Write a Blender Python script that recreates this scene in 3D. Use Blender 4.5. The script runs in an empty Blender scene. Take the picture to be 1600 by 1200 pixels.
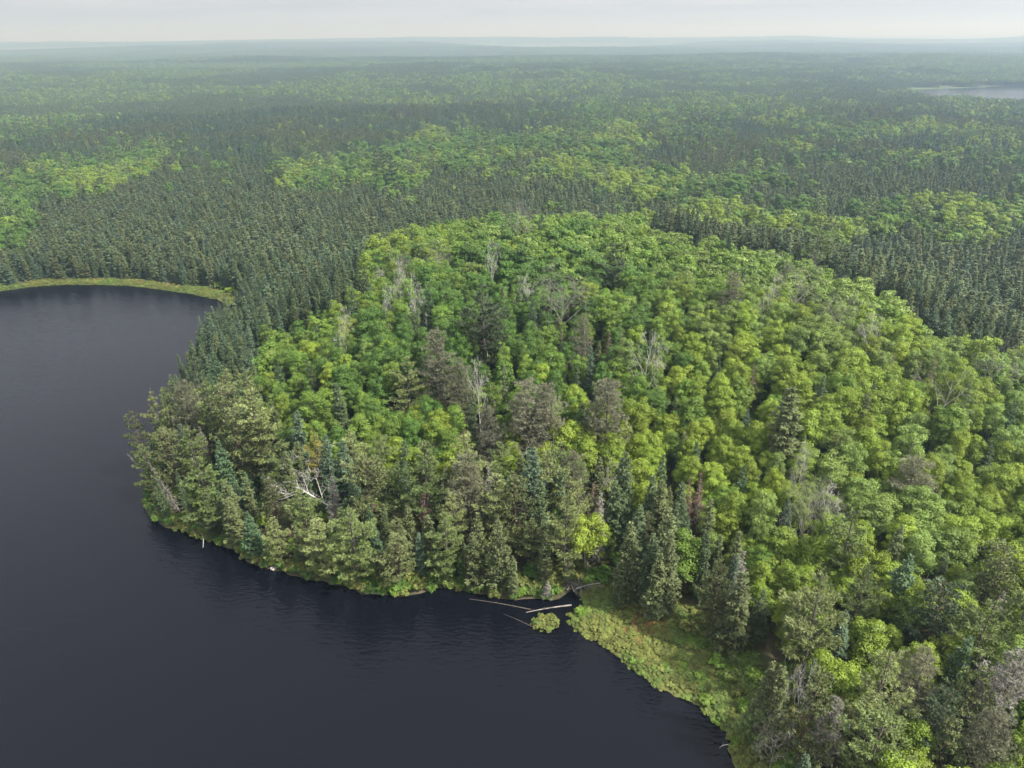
import bpy, math, random
import numpy as np
from mathutils import Vector, Matrix, Euler

R = math.radians
scene = bpy.context.scene
COL = scene.collection
rnd = np.random.RandomState(7)
random.seed(7)

# ------------------------------------------------------------------ camera
H_CAM = 75.0
PITCH, ROLL = 26.3, 0.55
F_PX = 1100.0                                   # focal length in pixels of a 1600 px wide picture
cam_d = bpy.data.cameras.new('camera')
cam_d.sensor_width = 36.0
cam_d.lens = 36.0 * F_PX / 1600.0
cam_d.clip_start, cam_d.clip_end = 1.0, 60000.0
cam = bpy.data.objects.new('camera', cam_d)
COL.objects.link(cam)
CAM_M = Matrix.Rotation(R(90 - PITCH), 4, 'X') @ Matrix.Rotation(R(-ROLL), 4, 'Z')
CAM_M = Matrix.Translation((0, 0, H_CAM)) @ CAM_M
cam.matrix_world = CAM_M
scene.camera = cam
CR = np.array(CAM_M.to_3x3())                   # columns: right, up, back

# ------------------------------------------------------------------ world
SUN_EL, SUN_AZ = 50.0, 112.0                    # azimuth clockwise from +Y (view direction)
world = bpy.data.worlds.new('World')
scene.world = world
world.use_nodes = True
wn, wl = world.node_tree.nodes, world.node_tree.links
wn.clear()
sky = wn.new('ShaderNodeTexSky'); sky.sky_type = 'NISHITA'; sky.sun_disc = False
sky.sun_elevation = R(SUN_EL); sky.sun_rotation = R(SUN_AZ); sky.dust_density = 3.0
tc = wn.new('ShaderNodeTexCoord')
mp = wn.new('ShaderNodeMapping'); mp.inputs['Scale'].default_value = (3.0, 3.0, 34.0)
ns = wn.new('ShaderNodeTexNoise'); ns.inputs['Scale'].default_value = 1.6; ns.inputs['Detail'].default_value = 5
rp = wn.new('ShaderNodeValToRGB')
rp.color_ramp.elements[0].position = 0.35; rp.color_ramp.elements[0].color = (2.95, 3.02, 3.3, 1)
rp.color_ramp.elements[1].position = 0.68; rp.color_ramp.elements[1].color = (3.75, 3.8, 4.05, 1)
sep = wn.new('ShaderNodeSeparateXYZ')           # an overcast sky is brighter overhead than at the horizon
mr = wn.new('ShaderNodeMapRange'); mr.inputs[1].default_value = 0.05; mr.inputs[2].default_value = 0.9
mr.inputs[3].default_value = 1.0; mr.inputs[4].default_value = 2.2
ml = wn.new('ShaderNodeMix'); ml.data_type = 'RGBA'; ml.blend_type = 'MULTIPLY'; ml.inputs[0].default_value = 1.0
mx = wn.new('ShaderNodeMix'); mx.data_type = 'RGBA'; mx.inputs[0].default_value = 0.94
bg = wn.new('ShaderNodeBackground'); bg.inputs['Strength'].default_value = 0.1
wo = wn.new('ShaderNodeOutputWorld')
wl.new(tc.outputs['Generated'], mp.inputs['Vector']); wl.new(mp.outputs[0], ns.inputs['Vector'])
wl.new(ns.outputs['Fac'], rp.inputs[0]); wl.new(tc.outputs['Generated'], sep.inputs[0])
wl.new(sep.outputs['Z'], mr.inputs[0]); wl.new(rp.outputs[0], ml.inputs[6]); wl.new(mr.outputs[0], ml.inputs[7])
wl.new(sky.outputs[0], mx.inputs[6]); wl.new(ml.outputs[2], mx.inputs[7])
wl.new(mx.outputs[2], bg.inputs['Color']); wl.new(bg.outputs[0], wo.inputs['Surface'])

# ------------------------------------------------------------------ sun
sd_ = bpy.data.lights.new('sun', 'SUN'); sd_.energy = 5.0; sd_.angle = R(3); sd_.color = (1.0, 0.96, 0.90)
sun = bpy.data.objects.new('sun', sd_); COL.objects.link(sun)
to_sun = Vector((math.sin(R(SUN_AZ)) * math.cos(R(SUN_EL)), math.cos(R(SUN_AZ)) * math.cos(R(SUN_EL)), math.sin(R(SUN_EL))))
sun.rotation_euler = to_sun.to_track_quat('Z', 'Y').to_euler()
sun.location = (0, 0, 400)

scene.view_settings.view_transform = 'Standard'
scene.view_settings.look = 'None'
scene.view_settings.exposure = 1.0
scene.view_settings.gamma = 1.0
scene.cycles.use_denoising = True
scene.cycles.max_bounces = 5
scene.cycles.diffuse_bounces = 3
scene.cycles.transmission_bounces = 3
scene.cycles.volume_bounces = 1

# ------------------------------------------------------------------ picture <-> place
def ray(u, v):
    d = CR @ np.array([(u - 800) / F_PX, -(v - 600) / F_PX, -1.0])
    return d

def flat(u, v, z=0.0):
    d = ray(u, v)
    t = (z - H_CAM) / d[2]
    return d[0] * t, d[1] * t

def project(x, y, z):
    P = np.stack([np.asarray(x, float), np.asarray(y, float), np.asarray(z, float) - H_CAM], -1)
    c = P @ CR
    w = np.maximum(-c[..., 2], 1e-6)
    return 800 + F_PX * c[..., 0] / w, 600 - F_PX * c[..., 1] / w

# ------------------------------------------------------------------ small maths
def sstep(a, b, x):
    t = np.clip((x - a) / (b - a), 0, 1)
    return t * t * (3 - 2 * t)

def hash2(i, j, seed):
    n = (i.astype(np.int64) * 374761393 + j.astype(np.int64) * 668265263 + seed * 1442695041) & 0x7fffffff
    n = ((n ^ (n >> 13)) * 1274126177) & 0x7fffffff
    return ((n ^ (n >> 16)) & 0xffff) / 65535.0

def vnoise(x, y, seed=0):
    x = np.asarray(x, float); y = np.asarray(y, float)
    i, j = np.floor(x), np.floor(y)
    fx, fy = x - i, y - j
    fx = fx * fx * (3 - 2 * fx); fy = fy * fy * (3 - 2 * fy)
    a, b = hash2(i, j, seed), hash2(i + 1, j, seed)
    c, d = hash2(i, j + 1, seed), hash2(i + 1, j + 1, seed)
    return (a * (1 - fx) + b * fx) * (1 - fy) + (c * (1 - fx) + d * fx) * fy

def fbm(x, y, seed=0, o=4):
    s, a, t = 0.0, 1.0, 0.0
    for k in range(o):
        s = s + a * vnoise(x * 2 ** k, y * 2 ** k, seed + 17 * k); t += a; a *= 0.5
    return s / t

def in_poly(px, py, poly):
    px = np.asarray(px, float); py = np.asarray(py, float)
    r = np.zeros(px.shape, bool)
    n = len(poly)
    for k in range(n):
        x0, y0 = poly[k]; x1, y1 = poly[(k + 1) % n]
        if y0 == y1: continue
        c = ((y0 > py) != (y1 > py)) & (px < (x1 - x0) * (py - y0) / (y1 - y0) + x0)
        r ^= c
    return r

def poly_dist(px, py, poly):
    px = np.asarray(px, float); py = np.asarray(py, float)
    best = np.full(px.shape, 1e18)
    n = len(poly)
    for k in range(n):
        x0, y0 = poly[k]; x1, y1 = poly[(k + 1) % n]
        dx, dy = x1 - x0, y1 - y0
        t = np.clip(((px - x0) * dx + (py - y0) * dy) / (dx * dx + dy * dy + 1e-9), 0, 1)
        d = (px - x0 - t * dx) ** 2 + (py - y0 - t * dy) ** 2
        best = np.minimum(best, d)
    return np.sqrt(best)

# ------------------------------------------------------------------ the lake's outline, on the ground
SHORE_PX = [(1165, 1215), (1146, 1180), (1138, 1145), (1105, 1112), (1078, 1092), (1040, 1077), (1010, 1057), (985, 1043),
            (968, 1024), (935, 1002), (903, 986), (890, 972), (893, 958), (912, 946), (908, 930), (896, 915), (876, 930), (868, 938), (840, 934), (800, 938),
            (770, 930), (735, 924), (690, 918), (655, 926), (620, 931), (570, 926), (530, 913), (480, 902), (440, 891), (390, 880), (370, 860),
            (330, 846), (290, 831), (243, 813), (232, 797), (229, 770), (240, 715), (258, 660), (280, 618), (300, 570),
            (322, 530), (350, 496), (372, 479), (340, 468), (300, 459), (250, 452), (200, 446), (120, 444), (60, 447), (0, 455)]
SHORE = [flat(u, v) for u, v in SHORE_PX]
LAKE = SHORE + [(-215, 222), (-300, 190), (-420, 60), (-380, -120), (-150, -220), (30, -160), (45, -40), (38, 20)]
BOG_PX = [(905, 940), (945, 918), (1008, 940), (1072, 965), (1135, 992), (1172, 1045), (1205, 1115), (1200, 1215), (1120, 1215), (950, 1060), (870, 980)]
BOG = [flat(u, v) for u, v in BOG_PX]
ISLET = flat(851, 974)
FAR_LAKES = [(flat(1755, 155)[0], flat(1755, 155)[1] + 30, 255, 215), (330, 4700, 420, 650), (3900, 7300, 700, 900)]

def lake_sd(x, y):
    d = poly_dist(x, y, LAKE)
    return np.where(in_poly(x, y, LAKE), -d, d)

def height(x, y):
    x = np.asarray(x, float); y = np.asarray(y, float)
    sd = lake_sd(x, y)
    sd = sd + (vnoise(x / 2.3, y / 2.3, 5) - 0.5) * 1.0 * sstep(260, 200, np.hypot(x, y))
    r = np.hypot(x, y)
    d2 = ((x - 20) / 108) ** 2 + ((y - 165) / 85) ** 2
    hill = 17 * np.clip(1 - d2 * d2, 0, 1) * sstep(0, 62, sd)
    m2 = ((x - 88) / 75) ** 2 + ((y - 72) / 60) ** 2
    hill = hill + 6 * np.clip(1 - m2, 0, 1) ** 1.3 * sstep(0, 30, sd)
    h = 0.45 * sstep(-0.3, 1.6, sd) + 0.5 * sstep(2, 12, sd) + hill
    h = h + (fbm(x / 22, y / 22, 3, 3) - 0.4) * 1.6 * sstep(8, 30, sd)
    far = sstep(420, 1500, r)
    h = h + far * (fbm(x / 700, y / 700, 11, 3) - 0.35).clip(0) * 34
    h = h + sstep(2000, 5000, r) * (fbm(x / 2600 + 3.1, y / 1300, 23, 3) - 0.32).clip(0) * 105
    h = h + 9 * np.exp(-((r - 2100 - 500 * (vnoise(x / 900, y * 0, 29) - .5)) / 380) ** 2) * (.35 + vnoise(x / 420, y / 600, 33))
    h = np.where(sd < 0, -2.2 * sstep(0, 7, -sd) - 0.02, h)
    di = np.hypot((x - ISLET[0]) / 1.95, (y - ISLET[1]) / 1.7)
    h = np.maximum(h, 0.5 * sstep(1.05, 0.7, di) - 0.1 - 3 * (di > 1.1))
    for (lx, ly, la, lb) in FAR_LAKES:
        q = np.hypot((x - lx) / la, (y - ly) / lb)
        q = q + (vnoise(x / (la * .35), y / (lb * .35), 31) - .5) * .3
        h = np.where(q < 2.0, h * (.12 + .88 * sstep(1.0, 2.0, q)), h)
        h = np.where(q < 1.02, -2.0 * sstep(1.02, 0.97, q) + 0.3 * (q > 1.0), h)
        h = np.where((q >= 1.02) & (q < 2), np.maximum(h, .9), h)
    return h

def H1(x, y):
    return float(height(np.array([x]), np.array([y]))[0])

def base_for_top(u, v, tall):
    """the point of the ground where a tree of this height reaches the sight line (u, v) with its tip"""
    d = ray(u, v)
    t = np.linspace(40, 1500, 6000)
    x, y, z = d[0] * t, d[1] * t, H_CAM + d[2] * t
    g = z - height(x, y) - tall
    k = np.argmax(g < 0)
    return float(x[k]), float(y[k])

# ------------------------------------------------------------------ materials
def nodes_of(name):
    m = bpy.data.materials.new(name); m.use_nodes = True
    m.node_tree.nodes.clear()
    return m, m.node_tree.nodes, m.node_tree.links

def leaf_mat(name, col, vary=0.22, hue=0.02, trans=0.3, rough=0.55, spec=0.3, clump=0.9, sat=1.0):
    m, n, l = nodes_of(name)
    oi = n.new('ShaderNodeObjectInfo')
    tx = n.new('ShaderNodeTexCoord')
    no = n.new('ShaderNodeTexNoise'); no.inputs['Scale'].default_value = clump; no.inputs['Detail'].default_value = 3
    ad = n.new('ShaderNodeVectorMath'); ad.operation = 'ADD'
    sc = n.new('ShaderNodeVectorMath'); sc.operation = 'SCALE'; sc.inputs[0].default_value = (37, 91, 53)
    l.new(oi.outputs['Random'], sc.inputs['Scale']); l.new(tx.outputs['Object'], ad.inputs[0]); l.new(sc.outputs[0], ad.inputs[1])
    l.new(ad.outputs[0], no.inputs['Vector'])
    hs = n.new('ShaderNodeHueSaturation'); hs.inputs['Color'].default_value = (*col, 1); hs.inputs['Saturation'].default_value = sat
    a = n.new('ShaderNodeMapRange'); a.inputs[3].default_value = 0.5 - hue * .7; a.inputs[4].default_value = 0.5 + hue * .25
    l.new(oi.outputs['Random'], a.inputs[0]); l.new(a.outputs[0], hs.inputs['Hue'])
    w = n.new('ShaderNodeTexWhiteNoise'); w.noise_dimensions = '1D'; l.new(oi.outputs['Random'], w.inputs['W'])
    b = n.new('ShaderNodeMapRange'); b.inputs[3].default_value = 1 - vary; b.inputs[4].default_value = 1 + vary
    l.new(w.outputs[0], b.inputs[0])
    c = n.new('ShaderNodeMapRange'); c.inputs[1].default_value = 0.3; c.inputs[2].default_value = 0.7; c.inputs[3].default_value = 0.72; c.inputs[4].default_value = 1.28
    l.new(no.outputs['Fac'], c.inputs[0])
    mu = n.new('ShaderNodeMath'); mu.operation = 'MULTIPLY'; l.new(b.outputs[0], mu.inputs[0]); l.new(c.outputs[0], mu.inputs[1])
    l.new(mu.outputs[0], hs.inputs['Value'])
    p = n.new('ShaderNodeBsdfPrincipled'); p.inputs['Roughness'].default_value = rough
    p.inputs['Specular IOR Level'].default_value = spec
    l.new(hs.outputs[0], p.inputs['Base Color'])
    t = n.new('ShaderNodeBsdfTranslucent'); l.new(hs.outputs[0], t.inputs['Color'])
    mix = n.new('ShaderNodeMixShader'); mix.inputs[0].default_value = trans
    l.new(p.outputs[0], mix.inputs[1]); l.new(t.outputs[0], mix.inputs[2])
    o = n.new('ShaderNodeOutputMaterial'); l.new(mix.outputs[0], o.inputs['Surface'])
    return m

def bark_mat(name, c0, c1, scale=3.0, rough=0.85):
    m, n, l = nodes_of(name)
    tx = n.new('ShaderNodeTexCoord')
    mp = n.new('ShaderNodeMapping'); mp.inputs['Scale'].default_value = (1, 1, 2.5)
    no = n.new('ShaderNodeTexNoise'); no.inputs['Scale'].default_value = scale; no.inputs['Detail'].default_value = 4
    r = n.new('ShaderNodeValToRGB'); r.color_ramp.elements[0].position = .35; r.color_ramp.elements[1].position = .65
    r.color_ramp.elements[0].color = (*c0, 1); r.color_ramp.elements[1].color = (*c1, 1)
    p = n.new('ShaderNodeBsdfPrincipled'); p.inputs['Roughness'].default_value = rough; p.inputs['Specular IOR Level'].default_value = .2
    o = n.new('ShaderNodeOutputMaterial')
    l.new(tx.outputs['Object'], mp.inputs[0]); l.new(mp.outputs[0], no.inputs['Vector']); l.new(no.outputs['Fac'], r.inputs[0])
    l.new(r.outputs[0], p.inputs['Base Color']); l.new(p.outputs[0], o.inputs['Surface'])
    return m

M = {}
# leaves: fresh, mid, deep, pale, yellow tones
M['fresh'] = leaf_mat('leaves_fresh_green', (0.192, 0.272, 0.03), hue=.018)
M['mid'] = leaf_mat('leaves_mid_green', (0.132, 0.22, 0.03), hue=.018)
M['deep'] = leaf_mat('leaves_deep_green', (0.082, 0.162, 0.026), hue=.015)
M['pale'] = leaf_mat('leaves_pale_green', (0.168, 0.248, 0.052), hue=.015)
M['yellow'] = leaf_mat('leaves_yellow_green', (0.205, 0.285, 0.034), hue=.006)
M['wpine'] = leaf_mat('needles_pine_green', (0.134, 0.184, 0.056), hue=.012, trans=.12, vary=.2)
M['wpine_pale'] = leaf_mat('needles_pine_pale', (0.205, 0.246, 0.086), hue=.012, trans=.12, vary=.15)
M['wpine_yellow'] = leaf_mat('needles_pine_yellow', (0.26, 0.245, 0.06), hue=.012, trans=.12, vary=.1)
M['wpine_dark'] = leaf_mat('needles_pine_dark', (0.068, 0.098, 0.044), hue=.012, trans=.1, vary=.15)
M['olive'] = leaf_mat('needles_olive', (0.122, 0.15, 0.055), hue=.012, trans=.1, vary=.2)
M['olive_grey'] = leaf_mat('needles_olive_grey', (0.14, 0.145, 0.08), hue=.012, trans=.1, vary=.15)
M['spruce'] = leaf_mat('needles_spruce', (0.092, 0.134, 0.058), hue=.015, trans=.08, vary=.22)
M['spruce_olive'] = leaf_mat('needles_spruce_olive', (0.115, 0.142, 0.056), hue=.015, trans=.08, vary=.2)
M['spruce_blue'] = leaf_mat('needles_spruce_blue', (0.09, 0.138, 0.078), hue=.015, trans=.08, vary=.15)
M['fir'] = leaf_mat('needles_fir', (0.08, 0.135, 0.062), hue=.015, trans=.1, vary=.2)
M['rust'] = leaf_mat('needles_rusty', (0.132, 0.088, 0.06), hue=.012, trans=.05, vary=.2)
M['twig'] = leaf_mat('dead_twigs_grey', (0.19, 0.18, 0.148), hue=.01, trans=.0, vary=.2)
M['twig_brown'] = leaf_mat('dead_twigs_brown', (0.125, 0.126, 0.076), hue=.01, trans=.0, vary=.18)
M['cone'] = leaf_mat('spruce_cones_brown', (0.118, 0.118, 0.058), hue=.012, trans=.02, vary=.2)
M['bark'] = bark_mat('bark_brown', (0.060, 0.050, 0.042), (0.130, 0.112, 0.095))
M['bark_grey'] = bark_mat('bark_grey', (0.16, 0.15, 0.13), (0.30, 0.285, 0.26))
M['bark_red'] = bark_mat('bark_red', (0.085, 0.058, 0.044), (0.15, 0.105, 0.08))
M['bark_white'] = bark_mat('bark_white', (0.34, 0.32, 0.29), (0.62, 0.60, 0.56), 2.0)
M['snag'] = bark_mat('bleached_wood', (0.36, 0.34, 0.31), (0.56, 0.54, 0.50), 2.0)
M['driftwood'] = bark_mat('driftwood', (0.13, 0.115, 0.095), (0.30, 0.28, 0.24), 1.4)
M['bog_green'] = leaf_mat('bog_leaves_green', (0.125, 0.18, 0.04), hue=.02, vary=.25)
M['bog_olive'] = leaf_mat('bog_leaves_olive', (0.152, 0.178, 0.042), hue=.02, vary=.25)
M['bog_rust'] = leaf_mat('bog_leaves_rust', (0.185, 0.112, 0.034), hue=.02, vary=.25)
M['bog_gold'] = leaf_mat('bog_sedge_gold', (0.22, 0.17, 0.05), hue=.02, vary=.2)

def ground_mat():
    m, n, l = nodes_of('forest_floor')
    g = n.new('ShaderNodeNewGeometry')
    at = n.new('ShaderNodeAttribute'); at.attribute_name = 'bog'
    n1 = n.new('ShaderNodeTexNoise'); n1.inputs['Scale'].default_value = 0.35; n1.inputs['Detail'].default_value = 8
    n2 = n.new('ShaderNodeTexNoise'); n2.inputs['Scale'].default_value = 0.0045; n2.inputs['Detail'].default_value = 9; n2.inputs['Roughness'].default_value = .6
    l.new(g.outputs['Position'], n1.inputs['Vector']); l.new(g.outputs['Position'], n2.inputs['Vector'])
    r1 = n.new('ShaderNodeValToRGB'); e = r1.color_ramp.elements
    e[0].position = .35; e[0].color = (0.040, 0.042, 0.022, 1); e[1].position = .66; e[1].color = (0.105, 0.085, 0.050, 1)
    r2 = n.new('ShaderNodeValToRGB'); e = r2.color_ramp.elements
    e[0].position = .42; e[0].color = (0.060, 0.080, 0.045, 1); e[1].position = .60; e[1].color = (0.090, 0.135, 0.040, 1)
    r3 = n.new('ShaderNodeValToRGB'); e = r3.color_ramp.elements
    e[0].position = .38; e[0].color = (0.085, 0.125, 0.030, 1); e[1].position = .68; e[1].color = (0.135, 0.125, 0.040, 1)
    l.new(n1.outputs['Fac'], r1.inputs[0]); l.new(n2.outputs['Fac'], r2.inputs[0]); l.new(n1.outputs['Fac'], r3.inputs[0])
    ln = n.new('ShaderNodeVectorMath'); ln.operation = 'LENGTH'; l.new(g.outputs['Position'], ln.inputs[0])
    mr = n.new('ShaderNodeMapRange'); mr.inputs[1].default_value = 260; mr.inputs[2].default_value = 420; l.new(ln.outputs['Value'], mr.inputs[0])
    m1 = n.new('ShaderNodeMix'); m1.data_type = 'RGBA'; l.new(mr.outputs[0], m1.inputs[0]); l.new(r1.outputs[0], m1.inputs[6]); l.new(r2.outputs[0], m1.inputs[7])
    m2 = n.new('ShaderNodeMix'); m2.data_type = 'RGBA'; l.new(at.outputs['Fac'], m2.inputs[0]); l.new(m1.outputs[2], m2.inputs[6]); l.new(r3.outputs[0], m2.inputs[7])
    bp = n.new('ShaderNodeBump'); bp.inputs['Distance'].default_value = .25; bp.inputs['Strength'].default_value = .8; l.new(n1.outputs['Fac'], bp.inputs['Height'])
    p = n.new('ShaderNodeBsdfPrincipled'); p.inputs['Roughness'].default_value = .9; p.inputs['Specular IOR Level'].default_value = .1
    l.new(m2.outputs[2], p.inputs['Base Color']); l.new(bp.outputs[0], p.inputs['Normal'])
    o = n.new('ShaderNodeOutputMaterial'); l.new(p.outputs[0], o.inputs['Surface'])
    return m

def water_mat():
    m, n, l = nodes_of('lake_water')
    g = n.new('ShaderNodeNewGeometry')
    def noise(scale, rot, sc, det):
        mp = n.new('ShaderNodeMapping'); mp.inputs['Rotation'].default_value = (0, 0, rot); mp.inputs['Scale'].default_value = sc
        t = n.new('ShaderNodeTexNoise'); t.inputs['Scale'].default_value = scale; t.inputs['Detail'].default_value = det
        l.new(g.outputs['Position'], mp.inputs[0]); l.new(mp.outputs[0], t.inputs['Vector'])
        return t
    a = noise(2.1, 0.3, (0.45, 1.0, 1), 3)
    b = noise(0.8, -0.05, (0.5, 1.0, 1), 2)
    s = n.new('ShaderNodeMath'); s.operation = 'MULTIPLY_ADD'; s.inputs[1].default_value = 0.8
    l.new(b.outputs['Fac'], s.inputs[0]); l.new(a.outputs['Fac'], s.inputs[2])
    gust = noise(0.016, 0.5, (0.5, 1.0, 1), 3)
    gm = n.new('ShaderNodeMapRange'); gm.inputs[1].default_value = .35; gm.inputs[2].default_value = .65; gm.inputs[3].default_value = .5; gm.inputs[4].default_value = 1.0
    l.new(gust.outputs['Fac'], gm.inputs[0])
    bp = n.new('ShaderNodeBump'); bp.inputs['Distance'].default_value = .10; l.new(gm.outputs[0], bp.inputs['Strength']); l.new(s.outputs[0], bp.inputs['Height'])
    p = n.new('ShaderNodeBsdfPrincipled'); p.inputs['Base Color'].default_value = (0.003, 0.0035, 0.006, 1)
    p.inputs['Specular IOR Level'].default_value = .3; p.inputs['Roughness'].default_value = .06; p.inputs['IOR'].default_value = 1.333
    l.new(bp.outputs[0], p.inputs['Normal'])
    o = n.new('ShaderNodeOutputMaterial'); l.new(p.outputs[0], o.inputs['Surface'])
    return m

# ------------------------------------------------------------------ mesh building
class MB:
    """collects faces of three or four corners, with a material index each"""
    def __init__(s): s.v = []; s.q = []; s.m = []; s.n = 0
    def quads(s, P, mi=0):                       # P: (N,4,3)
        N = len(P)
        if not N: return
        s.v.append(P.reshape(-1, 3)); s.q.append(s.n + np.arange(4 * N).reshape(N, 4)); s.m.append(np.full(N, mi)); s.n += 4 * N
    def tube(s, pts, rad, sides=5, mi=0):
        pts = np.asarray(pts, float); k = len(pts)
        rad = np.broadcast_to(np.asarray(rad, float), (k,))
        d = np.gradient(pts, axis=0); d /= np.linalg.norm(d, axis=1, keepdims=True) + 1e-9
        ref = np.where(np.abs(d[:, 2:3]) > .9, np.array([[1., 0, 0]]), np.array([[0, 0, 1.]]))
        a = np.cross(d, ref); a /= np.linalg.norm(a, axis=1, keepdims=True) + 1e-9
        b = np.cross(d, a)
        th = np.linspace(0, 2 * math.pi, sides, endpoint=False)
        V = pts[:, None] + rad[:, None, None] * (np.cos(th)[None, :, None] * a[:, None] + np.sin(th)[None, :, None] * b[:, None])
        i = np.arange(k - 1)[:, None] * sides; j = np.arange(sides)[None]; j2 = (j + 1) % sides
        F = np.stack([i + j, i + j2, i + sides + j2, i + sides + j], -1).reshape(-1, 4)
        s.v.append(V.reshape(-1, 3)); s.q.append(F + s.n); s.m.append(np.full(len(F), mi)); s.n += k * sides
    def add(s, o, mi=None, M4=None):
        v = np.concatenate(o.v) if o.v else np.zeros((0, 3))
        if M4 is not None: v = v @ M4[:3, :3].T + M4[:3, 3]
        for q, m in zip(o.q, o.m):
            s.q.append(q + s.n); s.m.append(m if mi is None else np.full(len(m), mi))
        s.v.append(v); s.n += len(v)
    def mesh(s, name, mats, smooth=False):
        me = bpy.data.meshes.new(name)
        V = np.concatenate(s.v); Q = np.concatenate(s.q); mi = np.concatenate(s.m)
        me.vertices.add(len(V)); me.vertices.foreach_set('co', V.astype(np.float32).ravel())
        me.loops.add(Q.size); me.loops.foreach_set('vertex_index', Q.astype(np.int32).ravel())
        me.polygons.add(len(Q)); me.polygons.foreach_set('loop_start', (np.arange(len(Q)) * 4).astype(np.int32))
        me.polygons.foreach_set('material_index', mi.astype(np.int32))
        if smooth: me.polygons.foreach_set('use_smooth', np.ones(len(Q), bool))
        for m in mats: me.materials.append(m)
        me.update(calc_edges=True); me.validate()
        return me

def unit(a): return a / (np.linalg.norm(a, axis=-1, keepdims=True) + 1e-9)

def leaf_quads(rs, pos, nor, size):
    """rhombic leaf sprays lying across the given normals"""
    N = len(pos)
    t = unit(np.cross(nor, rs.normal(size=(N, 3)))); b = np.cross(nor, t)
    L = (size * rs.uniform(.7, 1.35, N))[:, None]; W = L * rs.uniform(.45, .8, N)[:, None]
    bend = nor * L * rs.uniform(-.25, .1, N)[:, None]
    return np.stack([pos - t * L + bend, pos + b * W, pos + t * L + bend, pos - b * W], 1)

def blade_quads(rs, root, d, length, width):
    """needle sprays: slim rhombs from root along d, lying mostly flat"""
    N = len(root)
    up = np.array([[0, 0, 1.]]) + rs.normal(size=(N, 3)) * .45
    sd = unit(np.cross(d, up)); n = np.cross(sd, d)
    L = length[:, None]; W = width[:, None]
    mid = root + d * L * .55 + n * L * .08
    return np.stack([root, mid + sd * W, root + d * L, mid - sd * W], 1)

def broadleaf(seed, H, Rc, zc0, nclump, nleaf, leaf, flat_=1.0, lumpy=.34, bare=0.0, limbs=7, wood_r=.17, lean=.04):
    """returns (leaves, wood): a crown of leaf clumps round limb ends, over a trunk that forks"""
    rs = np.random.RandomState(seed)
    F, W = MB(), MB()
    zb = H * zc0; hc = (H - zb) / 2; zc = zb + hc
    lx, ly = rs.normal(size=2) * lean * H
    k = np.arange(nclump)
    ph = k * 2.39996 + rs.uniform(0, 6.28) + rs.normal(size=nclump) * .3
    cz = 1 - 1.55 * (k + .5) / nclump                              # from the top down past the equator
    rr = np.sqrt(np.clip(1 - cz ** 2, 0, 1))
    q = rs.uniform(.55, .95, nclump)
    lobe = 1 + .22 * np.sin(2 * ph + rs.uniform(0, 6.28)) + .12 * np.sin(3 * ph + rs.uniform(0, 6.28))
    C = np.stack([np.cos(ph) * rr * Rc * q * lobe, np.sin(ph) * rr * Rc * q * lobe, zc + cz * hc * q * flat_ + rs.normal(size=nclump) * .25], -1)
    cr = Rc * lumpy * rs.uniform(.65, 1.25, nclump)
    C[:, 2] = np.minimum(C[:, 2], H - cr * .7)
    C[:, 0] += lx * C[:, 2] / H; C[:, 1] += ly * C[:, 2] / H
    keep = rs.uniform(size=nclump) > bare
    C2, cr2 = C[keep], cr[keep]
    n = np.maximum(10, (nleaf * (cr2 / (Rc * lumpy)) ** 2)).astype(int)
    i = np.repeat(np.arange(len(C2)), n)
    d = unit(rs.normal(size=(len(i), 3))); d[:, 2] = np.where(d[:, 2] < -.35, -d[:, 2], d[:, 2])
    r = cr2[i] * rs.uniform(.55, 1.08, len(i)) * np.array([1.0]) 
    pos = C2[i] + d * r[:, None] * np.array([1.1, 1.1, .8])
    nor = unit(d * .9 + np.array([0, 0, .45]) + rs.normal(size=d.shape) * .3)
    F.quads(leaf_quads(rs, pos, nor, leaf))
    # loose sprays between the clumps
    m = int(len(i) * .12)
    e = unit(rs.normal(size=(m, 3))); e[:, 2] = np.abs(e[:, 2]) * 1.2 - .35
    pos = np.array([lx * .7, ly * .7, zc]) + e * np.array([Rc, Rc, hc]) * rs.uniform(.5, 1.02, m)[:, None]
    F.quads(leaf_quads(rs, pos, unit(e + rs.normal(size=e.shape) * .5 + [0, 0, .4]), leaf))
    top = np.array([lx, ly, H * .9])
    tz = np.linspace(0, 1, 6)
    tr = np.stack([lx * tz ** 1.4, ly * tz ** 1.4, -.4 + (H * .9 + .4) * tz], -1) + np.concatenate([np.zeros((1, 3)), rs.normal(size=(5, 3)) * [.12, .12, 0]])
    W.tube(tr, wood_r * (1 - .85 * tz) * H / 12, 6)
    for c in rs.permutation(nclump)[:limbs]:
        z0 = min(C[c, 2] * rs.uniform(.5, .75), H * .75); f = z0 / (H * .9)
        a = np.array([lx * f ** 1.4, ly * f ** 1.4, z0]); b = C[c] + [0, 0, cr[c] * .2]
        mid = (a + b) / 2 + [0, 0, -.3] + rs.normal(size=3) * .2
        W.tube([a, mid, b], np.array([.5, .34, .12]) * wood_r * H / 12, 4)
    return F, W

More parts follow.
